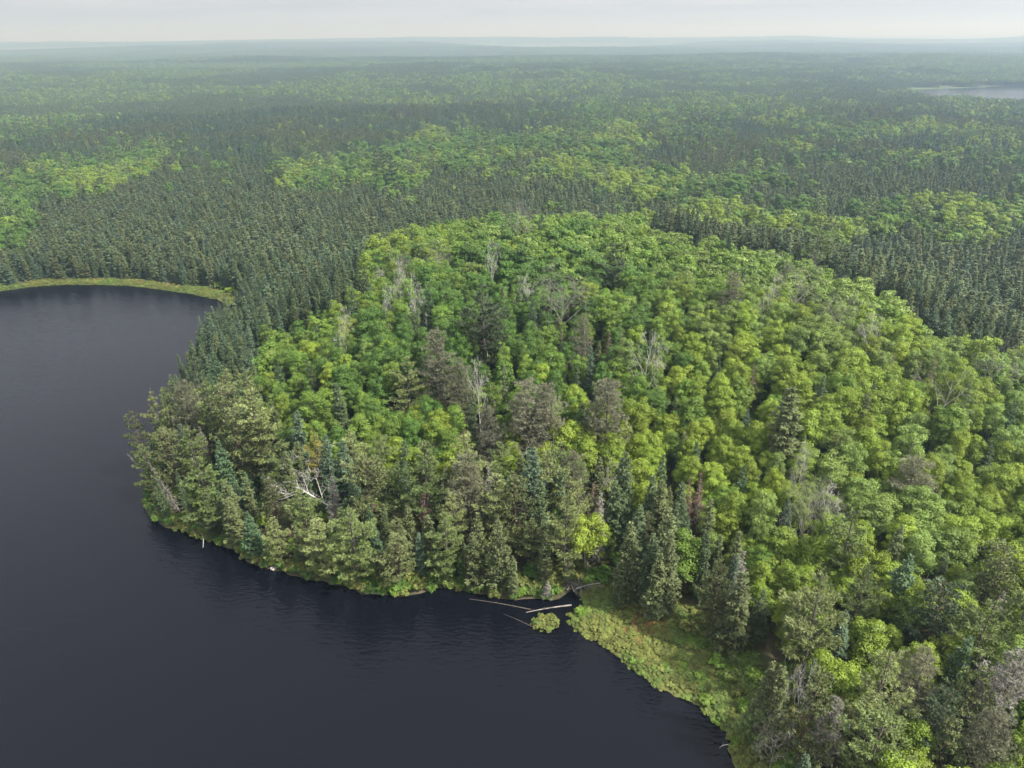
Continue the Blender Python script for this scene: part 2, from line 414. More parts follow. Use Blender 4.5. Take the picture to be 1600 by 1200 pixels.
def conifer(seed, H, Rc, z0, dz, nb, prof, droop, curl, ntuft, nblade, bl, bw, up=.25, spread=1.0, irr=.25, gap=.0, s0=.25, lat=.3,
            wood=True, wood_r=.14, lean=.02, branch_r=.035, sides=6, clumpy=0.0):
    """returns (needles, wood): tiers of branches carrying tufts of needle sprays"""
    rs = np.random.RandomState(seed)
    F, W = MB(), MB()
    zz = np.arange(z0 * H, H * .985, dz)
    tier_l = 1 + clumpy * rs.normal(size=len(zz))
    z = np.repeat(zz, nb); tl = np.repeat(tier_l, nb)
    z = z + rs.uniform(-.5, .5, len(z)) * min(dz, .45)
    t = np.clip((z - z0 * H) / (H * (1 - z0)), 0, 1)
    az0 = rs.uniform(0, 6.28)
    side = 1 + .18 * np.sin(np.arange(len(z)) * 2.39996 + az0)
    phi = np.arange(len(z)) * 2.39996 + rs.normal(size=len(z)) * .35
    L = Rc * prof(t) * np.clip(tl, .35, 1.5) * (1 + irr * rs.normal(size=len(z))).clip(.3, 1.6) * (1 + .15 * np.cos(phi - az0))
    keep = rs.uniform(size=len(z)) >= gap
    z, t, phi, L = z[keep], t[keep], phi[keep], np.maximum(L[keep], .12)
    lx, ly = rs.normal(size=2) * lean * H
    n = np.maximum(2, np.ceil(ntuft * L / Rc)).astype(int)
    i = np.repeat(np.arange(len(z)), n)
    s = s0 + (1 - s0) * rs.uniform(size=len(i)) ** .75
    latv = rs.uniform(-1, 1, len(i)) * lat * L[i] * (1.15 - s * .8)
    cx, sx = np.cos(phi[i]), np.sin(phi[i])
    P = np.stack([cx * L[i] * s - sx * latv, sx * L[i] * s + cx * latv, z[i] - droop * L[i] * s + curl * L[i] * s ** 2], -1)
    P[:, 0] += lx * t[i]; P[:, 1] += ly * t[i]
    j = np.repeat(np.arange(len(P)), nblade)
    a = phi[i][j] + np.sign(latv[j]) * .35 + rs.normal(size=len(j)) * spread * .75
    el = up + rs.normal(size=len(j)) * .42
    D = np.stack([np.cos(a) * np.cos(el), np.sin(a) * np.cos(el), np.sin(el)], -1)
    ln = bl * rs.uniform(.7, 1.3, len(j)) * (.42 + .58 * np.minimum(1, L[i][j] / (.5 * Rc)))
    F.quads(blade_quads(rs, P[j] - D * ln[:, None] * .2, D, ln, bw * rs.uniform(.7, 1.3, len(j))))
    # leader
    m = 10
    ph = rs.uniform(0, 6.28, m); zt = H - rs.uniform(.0, .9, m) * min(1.0, H * .08)
    D = unit(np.stack([np.cos(ph) * .22, np.sin(ph) * .22, np.ones(m)], -1))
    F.quads(blade_quads(rs, np.stack([np.full(m, lx), np.full(m, ly), zt - .3], -1), D, np.full(m, bl * .8), np.full(m, bw * .8)))
    tz = np.linspace(0, 1, 5)
    W.tube(np.stack([lx * tz, ly * tz, -.4 + (H * .97 + .4) * tz], -1), wood_r * (1 - .88 * tz) * H / 12 + .01, sides)
    if wood:
        for b in range(len(z)):
            l0 = L[b]
            if l0 < .5: continue
            c, q = math.cos(phi[b]), math.sin(phi[b])
            o = np.array([lx * t[b], ly * t[b], z[b]])
            W.tube([o, o + [c * l0 * .5, q * l0 * .5, -droop * l0 * .5 + curl * l0 * .25], o + [c * l0 * .93, q * l0 * .93, -droop * l0 * .93 + curl * l0 * .86]],
                   np.array([1, .7, .25]) * branch_r * (.5 + .5 * l0 / Rc), 3)
    return F, W

def bare_tree(seed, H, spread=.45, levels=4, r0=.16, start=.3, nside=4, twist=.14, limbs=9, up=.5, thick=.62):
    """returns (twigs, wood): a leafless broadleaf tree"""
    rs = np.random.RandomState(seed)
    W, T = MB(), MB()
    def grow(p, d, ln, r, lev):
        n = 4
        pts = [p]
        dd = d.copy()
        for k in range(n):
            dd = unit(dd + rs.normal(size=3) * twist * .5 + [0, 0, .06]); pts.append(pts[-1] + dd * ln / n)
        rad = np.linspace(r, r * .45, n + 1)
        (W if lev < 3 else T).tube(pts, np.maximum(rad, .018), 5 if lev < 2 else 3)
        if lev >= levels: return
        m = limbs if lev == 0 else rs.randint(3, 5)
        for q in range(m):
            f = start + (1 - start) * (q + rs.uniform(.2, .9)) / m if lev == 0 else rs.uniform(.3, 1.0)
            f = min(f, .98); kk = int(f * n); w = f * n - kk
            pp = pts[kk] * (1 - w) + pts[kk + 1] * w
            az = q * 2.4 + rs.uniform(-.5, .5) + seed
            side = unit(np.cross(dd, [math.cos(az), math.sin(az), .2])) 
            nd = unit(dd * up + side * rs.uniform(.6, 1.0) + [0, 0, .15])
            grow(pp, nd, ln * rs.uniform(.38, .58) * (1.15 - .5 * f if lev == 0 else 1) * (spread / .45), max(r * thick * (1 - .55 * f), .022), lev + 1)
    grow(np.array([0, 0, -.3]), unit(np.array([rs.normal() * .06, rs.normal() * .06, 1.])), H, r0 * H / 10, 0)
    return T, W

# crown outlines
p_cone = lambda t: (1 - t) ** .85 * (1 - .35 * np.exp(-t * 9))
p_col = lambda t: (1 - t) ** .62 * (.78 + .22 * np.minimum(1, t * 5)) + .02
p_spire = lambda t: (1 - t) ** .85 * (.75 + .25 * np.minimum(1, t * 4)) + .03
p_club = lambda t: (1 - t) * .8 + .12 + .22 * np.exp(-((t - .93) / .05) ** 2)
p_wp = lambda t: (np.minimum(1, (1 - t) * 1.3) ** .85 * .94 + .06) * (.55 + .45 * np.minimum(1, t * 3.5))
p_round = lambda t: np.sqrt(np.clip(1 - (t * 1.2 - .3) ** 2 / .83, 0.015, 1)) * (1 - .35 * t)

# ------------------------------------------------------------------ the kinds of tree, each in a few shapes
KINDS = {}     # kind -> list of (crown mesh, trunk mesh, natural height)
LOWS = {}      # kind -> list of MB for the far forest
def reg(kind, i, F, W, Hn, crown='crown', trunk='trunk', sm=True):
    cm = F.mesh(kind + '_' + crown, [M['mid']])
    tm = W.mesh(kind + '_' + trunk, [M['bark']], True)
    KINDS.setdefault(kind, []).append((cm, tm, Hn))

for i in range(6):
    reg('maple_tree', i, *broadleaf(100 + i, 12, 2.7 + .35 * (i % 3), .18, 36, 190, .15, lumpy=.33, lean=.06), 12)
for i in range(5):
    reg('aspen_tree', i, *broadleaf(200 + i, 13, 2.3 + .3 * (i % 2), .3, 34, 140, .135, lumpy=.35, wood_r=.15, limbs=10), 13)
for i in range(5):
    reg('birch_tree', i, *broadleaf(300 + i, 12.5, 1.9 + .25 * (i % 3), .25, 34, 130, .135, lumpy=.40, bare=.1, wood_r=.14, limbs=12, lean=.06), 12.5)
for i in range(6):
    reg('white_pine', i, *conifer(400 + i, 20, 3.9 + .35 * (i % 3), .16, 1.55, 7, p_wp, .02, .24, 26, 9, .72, .062, up=.24, spread=.8, irr=.28, gap=.06, s0=.3, lat=.36, clumpy=.3, wood_r=.2, branch_r=.06), 20)
for i in range(5):
    reg('red_pine', i, *conifer(500 + i, 16, 3.1 + .3 * (i % 3), .25, 1.0, 6, p_round, .05, .15, 14, 8, .55, .085, up=.35, spread=1.2, irr=.35, gap=.1, s0=.3, lat=.5, clumpy=.2, wood_r=.17, branch_r=.05, lean=.035), 16)
for i in range(6):
    reg('black_spruce', i, *conifer(600 + i, 12, .95 + .12 * (i % 3), .06, .42, 7, p_col, .35, .15, 8, 5, .42, .075, up=-.1, spread=1.0, irr=.25, gap=.05, s0=.25, lat=.4, clumpy=.12, wood=False, wood_r=.11), 12)
for i in range(5):
    reg('balsam_fir', i, *conifer(700 + i, 12, 1.75 + .25 * (i % 3), .05, .55, 8, p_cone, .22, .18, 11, 5, .5, .085, up=.05, spread=.9, irr=.2, gap=.03, s0=.3, lat=.42, clumpy=.12, wood=False, wood_r=.13), 12)
for i in range(4):
    reg('dead_spruce', i, *conifer(800 + i, 12, 1.25 + .2 * (i % 3), .1, .4, 6, p_cone, .35, .1, 7, 4, .45, .028, up=-.1, spread=.9, irr=.3, gap=.12, s0=.2, lat=.35, wood=True, wood_r=.12, branch_r=.025), 12)
for i in range(4):
    reg('dying_pine', i, *conifer(900 + i, 16, 3.6 + .3 * (i % 2), .22, .7, 7, p_round, .05, .12, 18, 7, .6, .036, up=.2, spread=1.4, irr=.25, gap=.05, s0=.25, lat=.55, clumpy=.12, wood=True, wood_r=.17, branch_r=.05), 16)
for i in range(5):
    reg('bare_tree', i, *bare_tree(1000 + i, 11, spread=.5, r0=.15, limbs=8, levels=4), 11)
for i in range(4):
    reg('grey_crown_tree', i, *bare_tree(1100 + i, 12, spread=.55, r0=.15, limbs=10, levels=4, up=.35), 12)
def shrub_mb(seed, Rs=1.2, n=9, leaf=.2):
    rs = np.random.RandomState(seed); F, W = MB(), MB()
    for k in range(n):
        a = k * 2.4; d = Rs * .75 * math.sqrt((k + .3) / n)
        c = np.array([math.cos(a) * d, math.sin(a) * d, Rs * rs.uniform(.35, .8)])
        m = 45; e = unit(rs.normal(size=(m, 3))); e[:, 2] = np.abs(e[:, 2])
        F.quads(leaf_quads(rs, c + e * Rs * .38 * rs.uniform(.6, 1.1, m)[:, None], unit(e + [0, 0, .4] + rs.normal(size=e.shape) * .4), leaf))
        W.tube([[0, 0, -.2], c * .5 + [0, 0, .05], c], [.05, .04, .015], 3)
    return F, W
for i in range(4): reg('shrub', i, *shrub_mb(1200 + i), 1.7, 'foliage', 'stem')

BARK = {'maple_tree': 'bark_grey', 'aspen_tree': 'bark_grey', 'birch_tree': 'bark_white', 'white_pine': 'bark', 'red_pine': 'bark_red', 'black_spruce': 'bark', 'balsam_fir': 'bark',
        'dead_spruce': 'bark_grey', 'dying_pine': 'bark', 'bare_tree': 'snag', 'grey_crown_tree': 'bark_grey', 'shrub': 'bark'}
PARTS = {'dead_spruce': ('crown', 'trunk'), 'dying_pine': ('crown', 'trunk'), 'bare_tree': ('crown', 'trunk'), 'grey_crown_tree': ('crown', 'trunk'), 'shrub': ('foliage', 'stem')}
CAT = {'maple_tree': 'tree', 'aspen_tree': 'tree', 'birch_tree': 'tree', 'white_pine': 'pine tree', 'red_pine': 'pine tree', 'black_spruce': 'spruce tree', 'balsam_fir': 'fir tree',
       'dead_spruce': 'dead tree', 'dying_pine': 'pine tree', 'bare_tree': 'dead tree', 'grey_crown_tree': 'dead tree', 'shrub': 'shrub'}

TREES = []     # dicts, labelled at the end
def place(kind, x, y, tall, tone, var=None, rot=None, tilt=None, width=None, label=None, ref=None, sink=0.0):
    """one tree: an Empty on the ground that carries its crown and its trunk"""
    vs = KINDS[kind]
    k = rnd.randint(len(vs)) if var is None else var % len(vs)
    cm, tm, Hn = vs[k]
    z = H1(x, y) - sink
    s = tall / Hn
    w = s if width is None else s * width
    r = rnd.uniform(0, 6.283) if rot is None else rot
    e = bpy.data.objects.new(kind, None); COL.objects.link(e)
    e.empty_display_size = .5
    e.location = (x, y, z)
    if tilt:                                     # (azimuth of lean, degrees)
        q = Matrix.Rotation(R(tilt[1]), 4, Vector((-math.sin(tilt[0]), math.cos(tilt[0]), 0)))
        e.rotation_euler = (q @ Matrix.Rotation(r, 4, 'Z')).to_euler()
    else:
        e.rotation_euler = (0, 0, r)
    e.scale = (w, w, s)
    cn, tn = PARTS.get(kind, ('crown', 'trunk'))
    for nm, me, mat in ((cn, cm, tone), (tn, tm, BARK[kind] if kind not in ('bare_tree', 'grey_crown_tree') or tone == 'snag' else 'bark_grey')):
        o = bpy.data.objects.new(nm, me); COL.objects.link(o); o.parent = e
        o.material_slots[0].link = 'OBJECT'; o.material_slots[0].material = M[mat]
    e['category'] = CAT[kind]
    TREES.append(dict(o=e, kind=kind, x=x, y=y, z=z, tall=tall, tone=tone, label=label, ref=ref, w=w / s))
    return e

# ------------------------------------------------------------------ ground, water, haze
def spaced(lo, f0, f1, hi, step, grow=1.16):
    a = list(np.arange(f0, f1, step)); s = step
    while a[-1] < hi: s *= grow; a.append(a[-1] + s)
    s = step; b = []
    x = f0
    while x > lo: s *= grow; x -= s; b.append(x)
    return np.array(b[::-1] + a)
gx = spaced(-30000, -200, 130, 30000, 1.1); gy = spaced(-2500, 30, 240, 34000, 1.1)
X, Y = np.meshgrid(gx, gy)
Z = height(X.ravel(), Y.ravel())
V = np.stack([X.ravel(), Y.ravel(), Z], -1)
nx, ny = len(gx), len(gy)
I = (np.arange(ny - 1)[:, None] * nx + np.arange(nx - 1)[None]).ravel()
mb = MB(); mb.v.append(V); mb.q.append(np.stack([I, I + 1, I + nx + 1, I + nx], -1)); mb.m.append(np.zeros(len(I), int)); mb.n = len(V)
gme = mb.mesh('ground', [ground_mat()], True)
sdv = lake_sd(V[:, 0], V[:, 1])
def bogness(x, y):
    sd = lake_sd(x, y)
    b = sstep(3.0, -1.0, np.where(in_poly(x, y, BOG), 0.0, poly_dist(x, y, BOG)))
    b = np.maximum(b, sstep(1.4, 1.0, np.hypot((x - ISLET[0]) / 2, (y - ISLET[1]) / 1.7)))
    fringe = sstep(5.6, 3.6, sd + 4 * (vnoise(x / 9, y / 9, 77) - .5)) * (y > 195)
    return np.maximum(b, fringe)
at = gme.attributes.new('bog', 'FLOAT', 'POINT')
at.data.foreach_set('value', bogness(V[:, 0], V[:, 1]).astype(np.float32))
g = bpy.data.objects.new('ground', gme); COL.objects.link(g); g['kind'] = 'structure'
mb = MB(); mb.quads(np.array([[[-29000, -2400, 0], [29000, -2400, 0], [29000, 33000, 0], [-29000, 33000, 0]]], float))
w = bpy.data.objects.new('water', mb.mesh('water', [water_mat()])); COL.objects.link(w); w['kind'] = 'structure'

def haze_box(density):
    m, n, l = nodes_of('haze')
    p = n.new('ShaderNodeVolumePrincipled'); p.inputs['Color'].default_value = (0.56, 0.75, 1.0, 1); p.inputs['Absorption Color'].default_value = (1, 1, 1, 1); p.inputs['Density'].default_value = density
    p.inputs['Anisotropy'].default_value = .68
    o = n.new('ShaderNodeOutputMaterial'); l.new(p.outputs[0], o.inputs['Volume'])
    try: m.cycles.homogeneous_volume = True
    except Exception: pass
    x0, x1, y0, y1, z0, z1 = -40000, 40000, -3500, 45000, -3.3, 190
    c = np.array([[x, y, z] for z in (z0, z1) for y in (y0, y1) for x in (x0, x1)], float)
    q = [[0, 2, 3, 1], [4, 5, 7, 6], [0, 1, 5, 4], [2, 6, 7, 3], [0, 4, 6, 2], [1, 3, 7, 5]]
    b = MB(); b.v.append(c); b.q.append(np.array(q)); b.m.append(np.zeros(6, int)); b.n = 8
    o = bpy.data.objects.new('haze', b.mesh('haze', [m])); COL.objects.link(o); o['kind'] = 'stuff'
haze_box(4.2e-4)

# ------------------------------------------------------------------ masses nobody could count: one object each, points that carry copies
def scatter(name, protos, x, y, z, rot, scl, idx):
    c = bpy.data.collections.new(name + '_sources')
    for k, me in enumerate(protos):
        o = bpy.data.objects.new('%s_source.%03d' % (name, k), me); c.objects.link(o)
    pm = bpy.data.meshes.new(name)
    N = len(x)
    pm.vertices.add(N); pm.vertices.foreach_set('co', np.stack([x, y, z], -1).astype(np.float32).ravel())
    a = pm.attributes.new('rot', 'FLOAT', 'POINT'); a.data.foreach_set('value', np.asarray(rot, np.float32))
    a = pm.attributes.new('scl', 'FLOAT_VECTOR', 'POINT'); a.data.foreach_set('vector', np.asarray(scl, np.float32).ravel())
    a = pm.attributes.new('idx', 'INT', 'POINT'); a.data.foreach_set('value', np.asarray(idx, np.int32))
    o = bpy.data.objects.new(name, pm); COL.objects.link(o); o['kind'] = 'stuff'
    ng = bpy.data.node_groups.new(name, 'GeometryNodeTree')
    ng.interface.new_socket('Geometry', in_out='INPUT', socket_type='NodeSocketGeometry')
    ng.interface.new_socket('Geometry', in_out='OUTPUT', socket_type='NodeSocketGeometry')
    n, l = ng.nodes, ng.links
    gi, go = n.new('NodeGroupInput'), n.new('NodeGroupOutput')
    ci = n.new('GeometryNodeCollectionInfo'); ci.inputs['Collection'].default_value = c
    ci.inputs['Separate Children'].default_value = True; ci.inputs['Reset Children'].default_value = True
    ip = n.new('GeometryNodeInstanceOnPoints'); ip.inputs['Pick Instance'].default_value = True
    def attr(nm, t):
        q = n.new('GeometryNodeInputNamedAttribute'); q.data_type = t; q.inputs['Name'].default_value = nm
        return [s for s in q.outputs if s.enabled and s.name == 'Attribute'][0]
    cx = n.new('ShaderNodeCombineXYZ'); er = n.new('FunctionNodeEulerToRotation')
    l.new(attr('rot', 'FLOAT'), cx.inputs['Z']); l.new(cx.outputs[0], er.inputs[0])
    l.new(gi.outputs[0], ip.inputs['Points']); l.new(ci.outputs[0], ip.inputs['Instance'])
    l.new(attr('idx', 'INT'), ip.inputs['Instance Index']); l.new(er.outputs[0], ip.inputs['Rotation']); l.new(attr('scl', 'FLOAT_VECTOR'), ip.inputs['Scale'])
    l.new(ip.outputs[0], go.inputs[0])
    md = o.modifiers.new('copies', 'NODES'); md.node_group = ng
    return o

def jitter_grid(x0, x1, y0, y1, step, seed, jit=.85):
    rs = np.random.RandomState(seed)
    gx, gy = np.meshgrid(np.arange(x0, x1, step), np.arange(y0, y1, step))
    gx = gx.ravel() + rs.uniform(-.5, .5, gx.size) * step * jit; gy = gy.ravel() + rs.uniform(-.5, .5, gy.size) * step * jit
    return gx, gy

# where the leafy hill ends, as its crowns are seen
HILL_PX = [(392, 585), (402, 505), (480, 470), (535, 455), (590, 400), (640, 365), (750, 338), (870, 342), (1000, 347), (1150, 372), (1300, 402), (1380, 445), (1440, 485), (1610, 545),
           (1800, 650), (1800, 1500), (1500, 1500), (1380, 1120), (1290, 1060), (1270, 960), (1200, 900), (1165, 905), (1160, 830), (1130, 795), (1040, 775), (960, 730), (900, 700), (760, 712), (660, 700), (560, 690), (500, 668), (440, 660)]
# leafy ribbons in the far spruce country
LEAFY_PX = [[(-200, 300), (0, 282), (90, 250), (180, 228), (330, 222), (310, 258), (170, 288), (85, 325), (85, 370), (0, 385), (-200, 400)],
            [(395, 285), (430, 262), (520, 240), (640, 215), (760, 205), (900, 185), (930, 200), (790, 240), (760, 265), (640, 290), (500, 292), (420, 300)],
            [(840, 190), (900, 160), (1000, 150), (1150, 158), (1250, 175), (1220, 195), (1050, 200), (930, 215)],
            [(1240, 205), (1350, 190), (1480, 200), (1700, 190), (1700, 235), (1500, 222), (1330, 225)],
            [(1020, 340), (1080, 312), (1250, 318), (1400, 322), (1500, 300), (1700, 305), (1700, 385), (1560, 372), (1400, 368), (1330, 385), (1150, 360)],
            [(0, 120), (200, 105), (420, 112), (300, 130), (100, 140)], [(560, 130), (900, 110), (1000, 118), (800, 140)]]
def leafiness(x, y, tall=9.0):
    """0 spruce country ... 1 leafy wood"""
    z = height(x, y)
    u, v = project(x, y, z + tall)
    r0 = np.hypot(x, y)
    u = u + (fbm(x / (r0 * .035), y / (r0 * .05), 45, 3) - .5) * 150; v = v + (fbm(x / (r0 * .035), y / (r0 * .05), 47, 3) - .5) * 46
    a = np.zeros(len(x))
    for p in LEAFY_PX: q = [(c[0], c[1] * 3) for c in p]; dd = poly_dist(u, v * 3, q); a = np.maximum(a, (.82 if p is not LEAFY_PX[4] else .5) * sstep(-14, 40, np.where(in_poly(u, v, p), dd, -dd)))
    r = np.hypot(x, y)
    nz = fbm(x / 60, y / 60, 41, 3)
    big = fbm(x / 260, y / 260, 43, 3)
    mixed = sstep(.50, .66, nz) * .55 * sstep(700, 950, u) * sstep(250, 300, y) * (1 - .9 * ((v > 285) & (u < 1020)))
    mixed = np.maximum(mixed, sstep(.56, .70, big) * .4 * sstep(450, 800, r))
    return np.clip(np.maximum(a * (.65 + .5 * nz), mixed) + .035 * sstep(300, 420, y), 0, 1), u, v
# ------------------------------------------------------------------ trees one can pick out, each where it stands
def ground_hit(u, v):
    d = ray(u, v); t = np.linspace(50, 400, 4000)
    x, y, z = d[0] * t, d[1] * t, H_CAM + d[2] * t
    k = np.argmax(z - height(x, y) < 0)
    return float(x[k]), float(y[k])

def mark(kind, u, v, tone, label, tall=None, b=None, ref=None, **kw):
    """tip seen at (u, v); either its height is known, or the row b where its foot is seen"""
    if b is not None:
        x, y = ground_hit(u, b)
        d = ray(u, v); t = math.hypot(x, y) / math.hypot(d[0], d[1])
        tall = H_CAM + d[2] * t - H1(x, y)
    else:
        x, y = base_for_top(u, v, tall)
    for _ in range(12):                          # nobody stands in the lake
        if float(lake_sd(np.array([x]), np.array([y]))[0]) > .7: break
        x += .35 if u < 700 else .2; y += .5
    if kind in ('white_pine', 'red_pine'): kw['width'] = kw.get('width', 1) * .86
    if kind in ('bare_tree', 'grey_crown_tree'): kw['width'] = kw.get('width', 1) * (.62 if kind == 'bare_tree' else .72)
    place(kind, x, y, tall, tone, label=label, ref=ref, **kw)

# --- the point at the left
mark('red_pine', 210, 638, 'olive', 'slim dark olive pine leaning over the water at the very tip of the wooded point', tall=15, width=.62, tilt=(3.3, 5), ref='the slim pine at the point tip')
mark('white_pine', 235, 607, 'wpine_pale', 'tall pale green pine standing just behind the slim leaning pine at the point', tall=18, width=.7)
mark('dying_pine', 281, 592, 'olive_grey', 'grey olive pine with ragged crown against the open water', tall=18, width=.8)
mark('white_pine', 321, 590, 'wpine', 'full light green pine between two olive pines on the point', tall=19, width=.85)
mark('red_pine', 350, 597, 'olive', 'dense olive pine with flat round top beside the big pine on the point', tall=18)
mark('white_pine', 383, 601, 'wpine_pale', 'big broad pine with layered yellow green boughs, largest on the point', tall=21, width=1.12, var=0, ref='the largest layered pine on the point')
mark('red_pine', 357, 640, 'olive', 'broad brownish olive pine in front of the largest pine on the point', tall=18, width=1.15, var=1)
mark('red_pine', 405, 655, 'olive', 'olive pine crown below the right side of the largest pine', tall=15, width=1.1)
mark('white_pine', 219, 693, 'wpine', 'low bushy pine with pale tips at the left edge of the point', tall=12, width=1.05)
mark('red_pine', 255, 668, 'olive', 'mid height olive pine above the two leaning dead trunks', tall=15)
mark('white_pine', 288, 660, 'wpine', 'grey green pine in the middle of the point, feathery top', tall=16, width=.85)
mark('white_pine', 308, 713, 'wpine', 'green pine with wide lower boughs above the earthy bank of the point', tall=15, width=1.1, var=2)
mark('balsam_fir', 340, 690, 'fir', 'bright green fir standing in front of the broad brownish pine', tall=14, width=1.1)
mark('dead_spruce', 312, 668, 'twig', 'pale grey dead conifer hung with twigs amid the olive pines on the point', tall=12, width=1.1)
mark('bare_tree', 369, 702, 'snag', 'white dead snag with short bare limbs beside the broad brownish pine', tall=9, width=.7, ref='the white snag on the point')
mark('balsam_fir', 377, 738, 'fir', 'low spreading green fir below the white snag on the point', tall=8, width=1.5)
mark('black_spruce', 445, 703, 'spruce_olive', 'slim grey spruce right of the broad pines on the point', tall=15)
mark('black_spruce', 459, 642, 'spruce_blue', 'blue green spruce spire rising left of the yellow pine', tall=15, width=1.3)
mark('black_spruce', 463, 688, 'spruce_olive', 'grey green spruce in front of the blue green spire left of the yellow pine', tall=14, width=1.3)
mark('white_pine', 487, 668, 'wpine_yellow', 'yellowing pine, the one conspicuous yellow crown among the shore conifers', tall=14, width=.75, var=3, ref='the yellow pine')
mark('black_spruce', 504, 677, 'spruce_blue', 'tall narrow blue grey spruce directly right of the yellow pine', tall=16, width=1.1)
mark('black_spruce', 538, 688, 'spruce_blue', 'blue grey spruce with slender top between the yellow pine and an olive pine', tall=14, width=1.25)
mark('black_spruce', 527, 598, 'spruce', 'dark slim spruce rising out of the leafy trees above the yellow pine', tall=15, width=1.2, ref='the dark slim mid-slope spruce')
mark('balsam_fir', 554, 673, 'spruce_blue', 'small bluish fir at the foot of the leafy slope', tall=9)
mark('white_pine', 593, 675, 'wpine', 'soft green pine behind the broad olive pine, flat feathery crown', tall=15)
mark('red_pine', 571, 703, 'olive', 'broad olive pine with tufted rounded crown right of the fallen white tree', tall=17, width=1.1, var=2, ref='the broad olive pine')
mark('white_pine', 617, 717, 'wpine', 'green layered pine right of the broad olive pine', tall=14, width=.9)
mark('white_pine', 661, 688, 'wpine', 'tall layered pine with blue green boughs above the shore clearing', tall=19, width=1.0, var=4, ref='the tall layered pine above the clearing')
mark('dead_spruce', 657, 760, 'rust', 'brownish dying spruce beside the shore clearing', tall=12, width=1.25)
mark('red_pine', 418, 742, 'olive', 'brown olive pine with drooping twigs above the shore', tall=13, width=.85)
mark('black_spruce', 353, 752, 'spruce_olive', 'olive grey spruce near the bank behind the blue green shore fir', tall=11, width=1.5)
mark('black_spruce', 333, 770, 'spruce_olive', 'short olive spruce above the leaning bare stick', b=842, width=1.6)
mark('black_spruce', 372, 772, 'spruce_olive', 'short grey spruce just behind the blue green shore fir', b=850, width=1.6)
mark('balsam_fir', 391, 806, 'fir', 'dense blue green fir at the water below the white snag', b=880, width=1.35, var=0, ref='the blue green shore fir')
mark('white_pine', 436, 806, 'wpine_pale', 'light green pine drooping over the water next to the blue green fir', b=888, width=1.1, var=1)
mark('white_pine', 468, 757, 'wpine', 'layered pine left of the fallen white tree, boughs reaching the shore', tall=13, width=1.05)
mark('dead_spruce', 514, 746, 'twig', 'grey dead spruce standing behind the fallen white tree', tall=11, width=1.3, ref='the fallen white tree')
mark('white_pine', 503, 812, 'wpine_pale', 'bright light green pine with plume boughs in front of the fallen white tree', b=905, width=1.45, var=2)
mark('white_pine', 558, 786, 'wpine', 'wide deep layered pine at the water right of the fallen white tree', b=913, width=1.25, var=5)
mark('red_pine', 617, 838, 'olive', 'squat olive pine leaning over the rocky bank', b=925, width=1.35, var=3, ref='the squat olive pine over the rocks')
mark('dead_spruce', 650, 842, 'twig', 'small straw coloured dead fir right of the squat olive pine', tall=5, width=1.3)
# --- the shore in the middle
mark('white_pine', 690, 808, 'wpine', 'bushy pine at the shore with bright lower boughs', b=918, width=1.15, var=0, ref='the bushy shore pine')
mark('black_spruce', 668, 802, 'spruce_olive', 'grey olive spruce left of the bushy shore pine', tall=11, width=1.4)
mark('dying_pine', 724, 707, 'olive_grey', 'large pale grey pine losing its needles, bare limbs showing', tall=17, width=.95, var=0, ref='the large pale grey pine')
mark('dead_spruce', 766, 723, 'twig', 'bare grey spruce right of the large pale grey pine', tall=14, width=1.0)
mark('red_pine', 806, 738, 'olive', 'tall brown olive pine with hanging shaggy crown', tall=17, width=.85, var=4, ref='the shaggy brown olive pine')
mark('black_spruce', 832, 700, 'spruce_blue', 'tallest blue grey spruce spire, behind the shaggy olive pine', tall=18, width=1.25, ref='the tallest blue grey spruce')
mark('black_spruce', 845, 752, 'spruce', 'dark spruce just below the tallest blue grey spire', tall=15, width=1.1)
mark('black_spruce', 873, 733, 'spruce_blue', 'smaller blue spruce tip right of the tallest blue grey spire', tall=13, width=1.2)
mark('white_pine', 884, 763, 'wpine_pale', 'bright layered pine in the middle of the shore conifers', tall=17, width=.95, var=3, ref='the bright layered shore pine')
mark('dying_pine', 893, 703, 'olive_grey', 'greyish olive pine behind the bright layered shore pine', tall=14, width=.8)
mark('dead_spruce', 927, 752, 'rust', 'rusty red dying spruce right of the bright layered pine', tall=13, width=1.0, ref='the rusty red spruce')
mark('dead_spruce', 941, 772, 'twig', 'grey brown dead spruce touching the rusty red one', tall=13, width=1.1)
mark('black_spruce', 965, 750, 'spruce', 'spruce just right of the grey brown dead spruce', tall=14, width=1.2)
mark('black_spruce', 976, 706, 'spruce', 'tall tapering spruce standing above the others right of the rusty red one', tall=18, width=1.2, ref='the tall tapering spruce')
mark('balsam_fir', 785, 802, 'spruce_olive', 'slender topped spruce with flared base near the shore', b=922, width=.85, ref='the slender topped shore spruce')
mark('black_spruce', 740, 830, 'spruce_olive', 'short olive spruce between the bushy shore pine and the slender topped spruce', b=915, width=1.4)
mark('balsam_fir', 852, 830, 'spruce_olive', 'grey pink tinged spruce above the bog inlet', b=912, width=.9, ref='the grey spruce above the inlet')
mark('dead_spruce', 884, 862, 'twig', 'thin dead spire with bare twigs beside the inlet', b=918, width=.7)
mark('black_spruce', 988, 816, 'spruce_olive', 'olive spruce in the dense row behind the bog, second row', tall=14, width=1.3)
mark('black_spruce', 1001, 790, 'spruce', 'narrow spruce with bare tip above the dense row behind the bog', tall=15, width=1.1)
mark('black_spruce', 1023, 743, 'spruce', 'spruce at the upper edge of the spruce row, under leafy trees', tall=14, width=1.2)
mark('black_spruce', 1034, 750, 'spruce_olive', 'greyish spruce touching its taller twin at the upper edge of the row', tall=15, width=1.3)
mark('black_spruce', 1049, 793, 'spruce_olive', 'olive spruce in the middle of the spruce row', tall=15, width=1.2)
mark('black_spruce', 1024, 833, 'spruce', 'spruce with drooping dark boughs in the spruce row above the bog', tall=13, width=1.2)
